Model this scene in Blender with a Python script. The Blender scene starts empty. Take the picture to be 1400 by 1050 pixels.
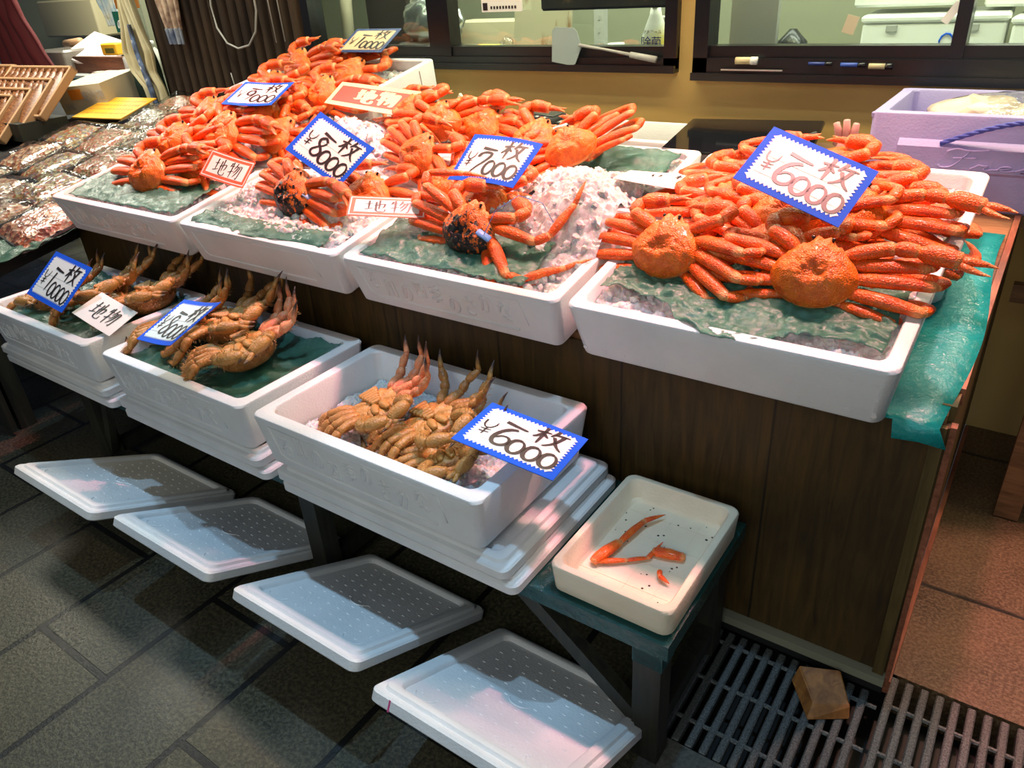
import bpy, math, random
from mathutils import Vector, Matrix, Euler, noise
R = math.radians
rnd = random.Random(11)
scene = bpy.context.scene
COL = scene.collection
PI = math.pi

# ------------------------------------------------------------------ helpers
class MB:
    def __init__(s): s.v = []; s.f = []; s.t = []; s.tint = 0.0
    def vert(s, p, t=None):
        s.v.append((p[0], p[1], p[2])); s.t.append(s.tint if t is None else t); return len(s.v) - 1
    def face(s, *i): s.f.append(tuple(i))
    def ring(s, pts, t=None): return [s.vert(p, t) for p in pts]
    def bridge(s, a, b):
        n = len(a)
        for i in range(n): s.f.append((a[i], a[(i+1) % n], b[(i+1) % n], b[i]))
    def cap(s, a, flip=False): s.f.append(tuple(reversed(a)) if flip else tuple(a))
    def box(s, c, d, rot=None):
        M = rot if rot is not None else Matrix.Identity(3)
        idx = []
        for z in (-1, 1):
            for x, y in ((-1, -1), (1, -1), (1, 1), (-1, 1)):
                idx.append(s.vert(Vector(c) + M @ Vector((x*d[0]/2, y*d[1]/2, z*d[2]/2))))
        a = idx
        for q in ((3,2,1,0),(4,5,6,7),(0,1,5,4),(1,2,6,5),(2,3,7,6),(3,0,4,7)): s.f.append(tuple(a[k] for k in q))
    def rbox(s, c, d, r=.004, rot=None, seg=3):
        # box with rounded vertical edges and bevelled top / bottom
        M = rot if rot is not None else Matrix.Identity(3)
        c = Vector(c)
        def rr(ins, z): return [c + M @ Vector((x, y, z)) for x, y in rrect(d[0]-2*ins, d[1]-2*ins, max(r-ins, r*.2), seg)]
        h = d[2]/2; b = min(r*.7, h*.6)
        rs = [s.ring(rr(b, -h)), s.ring(rr(0, -h+b)), s.ring(rr(0, h-b)), s.ring(rr(b, h))]
        for i in range(3): s.bridge(rs[i], rs[i+1])
        s.cap(rs[0], True); s.cap(rs[3])
    def tube(s, pts, rad, n=8, flat=1.0, up=(0,0,1), caps=True):
        pts = [Vector(p) for p in pts]; prev = None
        k = len(pts); rads = rad if isinstance(rad, (list, tuple)) else [rad]*k
        upv = Vector(up)
        for i, p in enumerate(pts):
            d = (pts[min(i+1, k-1)] - pts[max(i-1, 0)])
            if d.length < 1e-9: d = Vector((1,0,0))
            d.normalize()
            b = d.cross(upv)
            if b.length < 1e-3: b = d.cross(Vector((.3,1,.1)))
            b.normalize(); nn = b.cross(d)
            rg = s.ring([p + rads[i]*(math.cos(2*PI*j/n)*b + flat*math.sin(2*PI*j/n)*nn) for j in range(n)])
            if prev: s.bridge(prev, rg)
            elif caps: s.cap(rg, True)
            prev = rg
        if caps: s.cap(prev)
    def lathe(s, prof, n=20, c=(0,0,0), sx=1, sy=1):
        prev = None
        for r, z in prof:
            rg = s.ring([(c[0]+sx*r*math.cos(2*PI*j/n), c[1]+sy*r*math.sin(2*PI*j/n), c[2]+z) for j in range(n)])
            if prev: s.bridge(prev, rg)
            else: s.cap(rg, True)
            prev = rg
        s.cap(prev)
    def build(s, name, m, parent=None, smooth=True, mw=None):
        me = bpy.data.meshes.new(name); me.from_pydata(s.v, [], s.f)
        at = me.attributes.new('Tint', 'FLOAT', 'POINT'); at.data.foreach_set('value', s.t)
        if isinstance(m, (list, tuple)):
            for q in m: me.materials.append(q)
        else: me.materials.append(m)
        if smooth is True: me.polygons.foreach_set('use_smooth', [True]*len(me.polygons))
        elif smooth == 'auto':
            me.polygons.foreach_set('use_smooth', [True]*len(me.polygons))
        me.update()
        if smooth == 'auto': me.set_sharp_from_angle(angle=R(35))
        o = bpy.data.objects.new(name, me); COL.objects.link(o)
        if parent: o.parent = parent
        if mw is not None: o.matrix_world = mw
        return o

def rrect(w, d, r, seg=4):
    r = min(r, w/2-1e-5, d/2-1e-5); pts = []
    for cx, cy, a0 in ((w/2-r, d/2-r, 0), (-w/2+r, d/2-r, 90), (-w/2+r, -d/2+r, 180), (w/2-r, -d/2+r, 270)):
        for k in range(seg+1):
            a = R(a0 + 90*k/seg); pts.append((cx + r*math.cos(a), cy + r*math.sin(a)))
    return pts

def tag(o, label=None, cat=None, group=None, kind=None):
    if label: o['label'] = label
    if cat: o['category'] = cat
    if group: o['group'] = group
    if kind: o['kind'] = kind
    return o
def empty(name, label, cat, loc=(0,0,0), rot=(0,0,0), group=None, mw=None):
    o = bpy.data.objects.new(name, None); COL.objects.link(o); o.empty_display_size = .05
    if mw is not None: o.matrix_world = mw
    else: o.location = loc; o.rotation_euler = rot
    return tag(o, label, cat, group)
def struct(mb, name, m, smooth=False): return tag(mb.build(name, m, smooth=smooth), kind='structure')
def copy_tree(src, mw, label, group=None, kids=None):
    r = src.copy(); COL.objects.link(r); r.matrix_world = mw; r['label'] = label
    if group: r['group'] = group
    for ch in KIDS[src.name]:
        c = ch.copy(); COL.objects.link(c); c.parent = r
        for g in KIDS.get(ch.name, []):
            d = g.copy(); COL.objects.link(d); d.parent = c
    return r
KIDS = {}
def kid(parent, ch): KIDS.setdefault(parent.name, []).append(ch); KIDS.setdefault(ch.name, []); return ch

# ------------------------------------------------------------------ materials
def mat(name, col=(.5,.5,.5), rough=.5, metal=0, spec=.5, **kw):
    m = bpy.data.materials.new(name); m.use_nodes = True
    b = m.node_tree.nodes['Principled BSDF']
    b.inputs['Base Color'].default_value = (*col, 1); b.inputs['Roughness'].default_value = rough
    b.inputs['Metallic'].default_value = metal; b.inputs['Specular IOR Level'].default_value = spec
    for k, v in kw.items(): b.inputs[k.replace('_', ' ')].default_value = v
    return m
class NT:
    def __init__(s, m): s.m = m; s.t = m.node_tree; s.b = s.t.nodes['Principled BSDF']
    def n(s, typ, **kw):
        q = s.t.nodes.new(typ)
        for k, v in kw.items():
            if hasattr(q, k): setattr(q, k, v)
        return q
    def link(s, a, b): s.t.links.new(a, b)
    def coord(s, scale=(1,1,1), kind='Object', rot=(0,0,0)):
        tc = s.n('ShaderNodeTexCoord'); mp = s.n('ShaderNodeMapping')
        mp.inputs['Scale'].default_value = scale; mp.inputs['Rotation'].default_value = rot
        s.link(tc.outputs[kind], mp.inputs['Vector']); return mp.outputs['Vector']
    def noise(s, vec, scale, detail=4, rough=.5, dist=0):
        q = s.n('ShaderNodeTexNoise'); q.inputs['Scale'].default_value = scale
        q.inputs['Detail'].default_value = detail; q.inputs['Roughness'].default_value = rough; q.inputs['Distortion'].default_value = dist
        if vec is not None: s.link(vec, q.inputs['Vector'])
        return q.outputs['Fac']
    def voro(s, vec, scale, out='Distance', feature='F1'):
        q = s.n('ShaderNodeTexVoronoi'); q.feature = feature; q.inputs['Scale'].default_value = scale
        s.link(vec, q.inputs['Vector']); return q.outputs[out]
    def ramp(s, fac, stops, interp='LINEAR'):
        q = s.n('ShaderNodeValToRGB'); q.color_ramp.interpolation = interp
        e = q.color_ramp.elements
        while len(e) < len(stops): e.new(.5)
        for k, (p, c) in enumerate(stops):
            e[k].position = p; e[k].color = (*c, 1) if len(c) == 3 else c
        s.link(fac, q.inputs['Fac']); return q.outputs['Color']
    def mix(s, fac, a, b, mode='MIX'):
        q = s.n('ShaderNodeMix'); q.data_type = 'RGBA'; q.blend_type = mode
        for sock, val in ((q.inputs[0], fac), (q.inputs[6], a), (q.inputs[7], b)):
            if hasattr(val, 'is_output'): s.link(val, sock)
            elif isinstance(val, (int, float)): sock.default_value = val
            else: sock.default_value = (*val, 1)
        return q.outputs[2]
    def math(s, op, a, b=0):
        q = s.n('ShaderNodeMath'); q.operation = op
        for sock, val in ((q.inputs[0], a), (q.inputs[1], b)):
            if hasattr(val, 'is_output'): s.link(val, sock)
            else: sock.default_value = val
        return q.outputs[0]
    def tint(s):
        q = s.n('ShaderNodeAttribute'); q.attribute_name = 'Tint'; return q.outputs['Fac']
    def rand(s):
        return s.n('ShaderNodeObjectInfo').outputs['Random']
    def color(s, c): s.link(c, s.b.inputs['Base Color'])
    def rough(s, c): s.link(c, s.b.inputs['Roughness'])
    def bump(s, h, strength=.3, dist=.002):
        q = s.n('ShaderNodeBump'); q.inputs['Strength'].default_value = strength; q.inputs['Distance'].default_value = dist
        s.link(h, q.inputs['Height']); s.link(q.outputs['Normal'], s.b.inputs['Normal'])
M = {}
def foam(name, c1, c2):
    m = mat(name, c1, .55, spec=.35); t = NT(m); v = t.coord()
    n1 = t.noise(v, 9, 5); n2 = t.voro(v, 170)
    t.color(t.ramp(n1, [(.35, c1), (.75, c2)])); t.bump(n2, .35, .0012); return m
M['foam'] = foam('styrofoam', (.80,.81,.82), (.72,.73,.74))
M['foam_aged'] = foam('aged_styrofoam', (.80,.72,.56), (.72,.62,.46))
M['lilac'] = foam('lilac_styrofoam', (.44,.39,.70), (.40,.35,.66))
def shell(name, spots=False, cara=False):
    m = mat(name, (.85,.14,.02), .33, spec=.4, Subsurface_Weight=.05, Subsurface_Scale=.01, Coat_Weight=.15, Coat_Roughness=.15)
    t = NT(m); v = t.coord(); ti = t.tint(); rn = t.rand()
    n1 = t.noise(v, 38, 5, .6); n2 = t.voro(v, 330); n3 = t.noise(v, 160, 3)
    base = t.ramp(n1, [(.3, (.60,.045,.004)), (.5, (.80,.115,.006)), (.72, (.88,.20,.014))])
    n4 = t.noise(v, 11, 3)
    base = t.mix(t.ramp(n4, [(.48,(0,0,0)),(.72,(.6,.6,.6))]), base, (.42,.045,.006))
    base = t.mix(t.math('MULTIPLY', rn, .4), base, (.82,.10,.012))
    base = t.mix(t.math('MULTIPLY', t.ramp(n2, [(.0,(1,1,1)),(.35,(0,0,0))]), .22), base, (.90,.26,.06))
    if cara: base = t.mix(.45, base, t.ramp(n1, [(.3,(.55,.12,.008)),(.6,(.86,.26,.02)),(.8,(.90,.38,.06))]))
    c = t.mix(t.math('MULTIPLY', ti, .8), base, (.86,.42,.16))
    if spots:
        sep = t.n('ShaderNodeSeparateXYZ'); t.link(v, sep.inputs[0])
        msk = t.ramp(t.math('MULTIPLY_ADD', sep.outputs[1], -6.0), [(0,(0,0,0)),(1,(1,1,1))])
        q = msk.node.inputs['Fac'].links[0].from_node; q.inputs[2].default_value = .62
        sp = t.noise(v, 75, 3, .55)
        k = t.ramp(t.math('MULTIPLY', sp, t.math('ADD', msk, .15)), [(.40,(0,0,0)),(.44,(1,1,1))])
        c = t.mix(k, c, (.012,.01,.01))
    t.color(c); t.bump(t.math('ADD', n2, t.math('MULTIPLY', n3, .8)), .75, .002); return m
M['shell'] = shell('snow_crab_shell'); M['shell_spot'] = shell('spotted_crab_shell', True, True); M['shell_top'] = shell('crab_carapace_shell', False, True)
def hairy(name):
    m = mat(name, (.5,.25,.08), .42, spec=.5); t = NT(m); v = t.coord(); ti = t.tint()
    n1 = t.noise(v, 45, 5, .65); n2 = t.voro(v, 260)
    base = t.ramp(n1, [(.28, (.15,.05,.012)), (.5, (.38,.15,.035)), (.72, (.56,.27,.075))])
    c = t.mix(t.ramp(ti, [(0,(0,0,0)),(.5,(1,1,1))]), base, (.48,.25,.065))
    c = t.mix(t.ramp(ti, [(.5,(0,0,0)),(1,(1,1,1))]), c, (.05,.025,.02))
    t.color(c); t.bump(t.math('ADD', n2, n1), .5, .002); return m
M['hairy'] = hairy('hairy_crab_shell')
def hairy_red():
    m = mat('hairy_crab_leg_red', (.6,.2,.09), .42); t = NT(m); v = t.coord(); ti = t.tint()
    n1 = t.noise(v, 60, 5, .65); n2 = t.voro(v, 260)
    base = t.ramp(n1, [(.28, (.50,.12,.05)), (.5, (.70,.25,.11)), (.72, (.78,.42,.22))])
    c = t.mix(t.ramp(ti, [(.5,(0,0,0)),(1,(1,1,1))]), base, (.05,.025,.02))
    t.color(c); t.bump(t.math('ADD', n2, n1), .5, .002); return m
M['hairy_red'] = hairy_red()
M['bristle'] = mat('crab_bristles', (.55,.30,.11), .6)
M['eye'] = mat('crab_eye', (.012,.01,.01), .15)
def ice():
    m = mat('crushed_ice', (.88,.89,.91), .18, spec=.6, IOR=1.31, Transmission_Weight=.2, Subsurface_Weight=.5, Subsurface_Scale=.03)
    t = NT(m); v = t.coord(); n = t.noise(v, 120, 5, .65); t.bump(n, .5, .003)
    t.color(t.ramp(n, [(.3,(.56,.58,.60)),(.6,(.84,.85,.86))])); return m
M['ice'] = ice()
def vinyl(name, c1, c2, alpha=1, ro=.18):
    m = mat(name, c1, ro, spec=.5, Alpha=alpha); t = NT(m); v = t.coord()
    t.color(t.ramp(t.noise(v, 14, 5), [(.3, c1), (.75, c2)])); t.bump(t.noise(v, 55, 6, .62, 1.0), .55, .006); return m
M['green'] = vinyl('green_plastic_sheet', (.035,.15,.10), (.10,.26,.19), .72, .25)
M['teal'] = vinyl('teal_vinyl', (.004,.24,.24), (.015,.36,.36))
M['teal_dark'] = vinyl('dark_teal_paint', (.006,.055,.055), (.012,.09,.085))
def wood(name, dark, light, scale=(14, 14, 1.2), rough=.55, planks=0):
    m = mat(name, light, rough); t = NT(m); v = t.coord(scale)
    n1 = t.noise(v, 3, 6, .6, 1.2)
    c = t.ramp(n1, [(.25, dark), (.7, light)])
    n2 = t.noise(t.coord(), 3.5, 4)
    c = t.mix(t.ramp(n2, [(.45,(0,0,0)),(.75,(.75,.75,.75))]), c, tuple(x*.35 for x in dark))
    if planks:
        sep = t.n('ShaderNodeSeparateXYZ'); t.link(t.coord(), sep.inputs[0])
        fr = t.math('FRACT', t.math('MULTIPLY', sep.outputs[0], planks))
        g = t.ramp(fr, [(0,(1,1,1)),(.012,(0,0,0)),(.988,(0,0,0)),(1,(1,1,1))])
        c = t.mix(g, c, (.004,.003,.002))
    t.color(c); t.bump(n1, .25, .002); return m
M['wood_dark'] = wood('counter_planks', (.022,.013,.003), (.095,.052,.010), planks=2.9)
M['wood_leg'] = wood('bench_timber', (.010,.012,.009), (.040,.038,.024))
M['wood_red'] = wood('reddish_board', (.16,.045,.022), (.42,.15,.075), (20,1.5,20))
M['wood_ply'] = wood('olive_plywood', (.05,.035,.008), (.16,.105,.03))
M['wood_block'] = wood('wet_wood_block', (.16,.055,.012), (.42,.17,.04))
M['wood_shelf'] = wood('shelf_boards', (.12,.055,.02), (.34,.17,.07), (2,18,18))
M['cream_edge'] = mat('pale_ledge', (.26,.26,.19), .5)
def wallm():
    m = mat('ochre_wall', (.55,.36,.12), .6); t = NT(m); v = t.coord()
    t.color(t.ramp(t.noise(v, 2.5, 5), [(.3,(.52,.33,.10)),(.75,(.60,.40,.13))])); t.bump(t.noise(v, 120, 3), .08, .001); return m
M['wall'] = wallm()
M['wall_olive'] = mat('olive_plaster', (.33,.33,.22), .7)
M['black'] = mat('black_frame', (.006,.006,.008), .3)
M['black_gloss'] = mat('black_gloss_plastic', (.008,.009,.012), .06, spec=.6)
M['black_matte'] = mat('black_matte', (.012,.012,.013), .6)
def corr():
    m = mat('brown_corrugated_metal', (.05,.03,.015), .5, metal=.2); t = NT(m); v = t.coord((1,1,.15))
    t.color(t.ramp(t.noise(v, 9, 6, .7), [(.35,(.018,.011,.006)),(.75,(.07,.042,.02))])); return m
M['corr'] = corr()
def facing(nt, base):
    lw = nt.nodes.new('ShaderNodeLayerWeight'); lw.inputs['Blend'].default_value = .5
    pw = nt.nodes.new('ShaderNodeMath'); pw.operation = 'POWER'; pw.inputs[1].default_value = 4.0
    ma = nt.nodes.new('ShaderNodeMath'); ma.operation = 'MULTIPLY_ADD'; ma.inputs[1].default_value = .8; ma.inputs[2].default_value = base
    nt.links.new(lw.outputs['Facing'], pw.inputs[0]); nt.links.new(pw.outputs[0], ma.inputs[0]); return ma
def glass():
    m = bpy.data.materials.new('window_glass'); m.use_nodes = True; nt = m.node_tree; nt.nodes.clear()
    o = nt.nodes.new('ShaderNodeOutputMaterial'); mx = nt.nodes.new('ShaderNodeMixShader')
    tr = nt.nodes.new('ShaderNodeBsdfTransparent'); gl = nt.nodes.new('ShaderNodeBsdfGlossy'); fr = facing(nt, .07)
    gl.inputs['Roughness'].default_value = .02; tr.inputs['Color'].default_value = (.88,.93,.88,1)
    nt.links.new(fr.outputs[0], mx.inputs[0]); nt.links.new(tr.outputs[0], mx.inputs[1]); nt.links.new(gl.outputs[0], mx.inputs[2])
    nt.links.new(mx.outputs[0], o.inputs[0]); return m
M['glass'] = glass()
def film():
    m = bpy.data.materials.new('clear_film'); m.use_nodes = True; nt = m.node_tree; nt.nodes.clear()
    o = nt.nodes.new('ShaderNodeOutputMaterial'); mx = nt.nodes.new('ShaderNodeMixShader')
    tr = nt.nodes.new('ShaderNodeBsdfTransparent'); gl = nt.nodes.new('ShaderNodeBsdfGlossy'); fr = facing(nt, .10)
    nz = nt.nodes.new('ShaderNodeTexNoise'); bp = nt.nodes.new('ShaderNodeBump'); nz.inputs['Scale'].default_value = 28; nz.inputs['Detail'].default_value = 3
    tc = nt.nodes.new('ShaderNodeTexCoord'); nt.links.new(tc.outputs['Object'], nz.inputs['Vector'])
    bp.inputs['Strength'].default_value = .8; bp.inputs['Distance'].default_value = .012
    nt.links.new(nz.outputs['Fac'], bp.inputs['Height']); nt.links.new(bp.outputs[0], gl.inputs['Normal'])
    gl.inputs['Roughness'].default_value = .1; tr.inputs['Color'].default_value = (.93,.95,.93,1)
    nt.links.new(fr.outputs[0], mx.inputs[0]); nt.links.new(tr.outputs[0], mx.inputs[1]); nt.links.new(gl.outputs[0], mx.inputs[2])
    nt.links.new(mx.outputs[0], o.inputs[0]); return m
M['film'] = film()
def tiles():
    m = mat('wet_stone_tiles', (.05,.05,.04), .4, spec=.5); t = NT(m); v = t.coord(rot=(0,0,R(90)))
    q = t.n('ShaderNodeTexBrick'); q.offset = .5; q.inputs['Scale'].default_value = 1
    q.inputs['Brick Width'].default_value = .62; q.inputs['Row Height'].default_value = .312
    q.inputs['Mortar Size'].default_value = .009; q.inputs['Mortar Smooth'].default_value = .1
    q.inputs['Color1'].default_value = (.017,.017,.012,1); q.inputs['Color2'].default_value = (.034,.029,.016,1); q.inputs['Mortar'].default_value = (.004,.004,.004,1)
    add = t.n('ShaderNodeVectorMath'); add.operation = 'ADD'; add.inputs[1].default_value = (.09,.035,0); t.link(v, add.inputs[0]); t.link(add.outputs[0], q.inputs['Vector'])
    vv = t.coord(); n1 = t.noise(vv, 110, 4, .7); n2 = t.noise(vv, 3, 4)
    c = t.mix(t.ramp(n1, [(.42,(0,0,0)),(.72,(.9,.9,.9))]), q.outputs['Color'], (.13,.115,.065))
    c = t.mix(q.outputs['Fac'], c, (.004,.004,.004))
    t.color(c); t.rough(t.ramp(n2, [(.35,(.22,)*3),(.7,(.6,)*3)]))
    h = t.math('SUBTRACT', t.math('MULTIPLY', n1, .35), q.outputs['Fac']); t.bump(h, .8, .006); return m
M['tiles'] = tiles()
def slab():
    m = mat('brown_stone_slab', (.12,.07,.04), .5); t = NT(m); v = t.coord(); n1 = t.noise(v, 130, 4, .7); n2 = t.noise(v, 5, 5, .6)
    c = t.ramp(n2, [(.3,(.030,.018,.008)),(.7,(.13,.072,.030))]); c = t.mix(t.ramp(n1,[(.42,(0,0,0)),(.68,(.8,.8,.8))]), c, (.26,.18,.11))
    sep = t.n('ShaderNodeSeparateXYZ'); t.link(v, sep.inputs[0])
    fr = t.math('FRACT', t.math('MULTIPLY_ADD', sep.outputs[1], 1.45)); fr.node.inputs[2].default_value = .65
    g = t.ramp(t.math('ADD', fr, t.math('MULTIPLY', n2, .02)), [(0,(1,1,1)),(.022,(1,1,1)),(.036,(0,0,0)),(1,(0,0,0))]); c = t.mix(g, c, (.006,.005,.004))
    t.color(c); t.bump(n1, .6, .004); t.rough(t.ramp(n2, [(.3,(.25,)*3),(.7,(.6,)*3)])); return m
M['slab'] = slab()
def concr():
    m = mat('dark_concrete', (.06,.065,.06), .7); t = NT(m); v = t.coord(); n1 = t.noise(v, 90, 5, .7)
    t.color(t.ramp(n1, [(.3,(.03,.034,.032)),(.75,(.12,.125,.115))])); t.bump(n1, .6, .004); return m
M['concrete'] = concr()
def castm():
    m = mat('cast_grating', (.13,.15,.15), .5, metal=.3); t = NT(m); v = t.coord(); n1 = t.noise(v, 260, 3, .7)
    t.color(t.ramp(n1, [(.35,(.045,.05,.05)),(.75,(.22,.24,.24))])); t.bump(n1, .8, .003); return m
M['cast'] = castm()
M['pit'] = mat('drain_pit', (.006,.006,.006), .5)
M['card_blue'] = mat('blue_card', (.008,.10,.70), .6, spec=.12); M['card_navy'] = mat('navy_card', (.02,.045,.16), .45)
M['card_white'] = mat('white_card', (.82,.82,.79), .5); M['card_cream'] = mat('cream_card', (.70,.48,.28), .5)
M['card_red'] = mat('red_card', (.68,.035,.012), .45); M['card_orange'] = mat('orange_red_card', (.78,.13,.06), .45)
M['ink'] = mat('black_ink', (.018,.012,.014), .4); M['ink_grey'] = mat('grey_rule', (.42,.41,.40), .6); M['ink_red'] = mat('dark_red_ink', (.12,.012,.012), .5)
M['yellow_card'] = mat('yellow_card', (.80,.42,.02), .5); M['kraft'] = mat('buff_carton', (.52,.46,.33), .7)
M['label_orange'] = mat('orange_label', (.70,.26,.03), .6)
M['white_pl'] = mat('white_plastic', (.75,.75,.72), .3); M['grey_pl'] = mat('grey_plastic', (.38,.38,.36), .4)
M['blue_rope'] = mat('blue_rope', (.07,.09,.45), .6)
M['red_cloth'] = mat('dark_red_cloth', (.09,.004,.005), .8)
def cloth(name, c1, c2, c3=None, s=9):
    m = mat(name, c1, .85); t = NT(m); v = t.coord(); n = t.noise(v, s, 4)
    st = [(.35, c1), (.62, c2)] + ([(.7, c3)] if c3 else [])
    t.color(t.ramp(n, st)); return m
M['vest'] = cloth('cream_vest_cloth', (.38,.34,.20), (.46,.42,.27))
M['vest_print'] = cloth('blue_black_print', (.03,.035,.05), (.10,.16,.30), (.55,.55,.5), 22)
M['green_cloth'] = cloth('dark_green_cloth', (.008,.022,.014), (.015,.04,.025))
M['photo_cloth'] = cloth('printed_bag_cloth', (.10,.045,.028), (.46,.34,.24), (.30,.12,.06), 16)
M['photo_blue'] = cloth('printed_blue_band', (.05,.07,.13), (.22,.25,.30), (.45,.40,.30), 14)
M['tray_wood'] = mat('pale_wood_tray', (.46,.26,.13), .55)
def fishm():
    m = mat('dried_fish', (.30,.11,.035), .35, spec=.6); t = NT(m); v = t.coord((1,3,1)); n = t.noise(v, 60, 4)
    t.color(t.ramp(n, [(.3,(.07,.02,.006)),(.55,(.20,.07,.02)),(.8,(.36,.17,.06))])); t.bump(n, .3, .002); return m
M['fish'] = fishm()
def packm(name, cols, s=70):
    m = mat(name, cols[0], .35, spec=.6); t = NT(m); v = t.coord(); q = t.n('ShaderNodeTexVoronoi'); q.inputs['Scale'].default_value = s
    t.link(v, q.inputs['Vector']); sp = t.n('ShaderNodeSeparateColor'); t.link(q.outputs['Color'], sp.inputs[0])
    st = [(k/len(cols), c) for k, c in enumerate(cols)]
    t.color(t.ramp(sp.outputs[0], st, 'CONSTANT')); t.bump(q.outputs['Distance'], .8, .006); return m
M['pack_a'] = packm('dried_squid', [(.45,.14,.06),(.55,.30,.16),(.28,.09,.04),(.62,.45,.30),(.15,.06,.03)])
M['pack_b'] = packm('dried_small_fish', [(.42,.32,.20),(.20,.12,.07),(.55,.48,.34),(.34,.10,.05),(.08,.05,.03)], 110)
M['pack_c'] = packm('dried_shrimp', [(.58,.20,.10),(.45,.10,.05),(.66,.42,.28),(.28,.18,.08)], 90)
M['pack_d'] = packm('dried_mixed', [(.36,.19,.05),(.50,.11,.03),(.22,.14,.06),(.28,.20,.26),(.52,.42,.20)], 80)
M['raw'] = packm('pale_raw_meat', [(.70,.52,.42),(.74,.58,.48),(.66,.46,.36)], 16)
M['pink_pl'] = mat('pink_rubber', (.62,.32,.28), .5)

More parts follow.
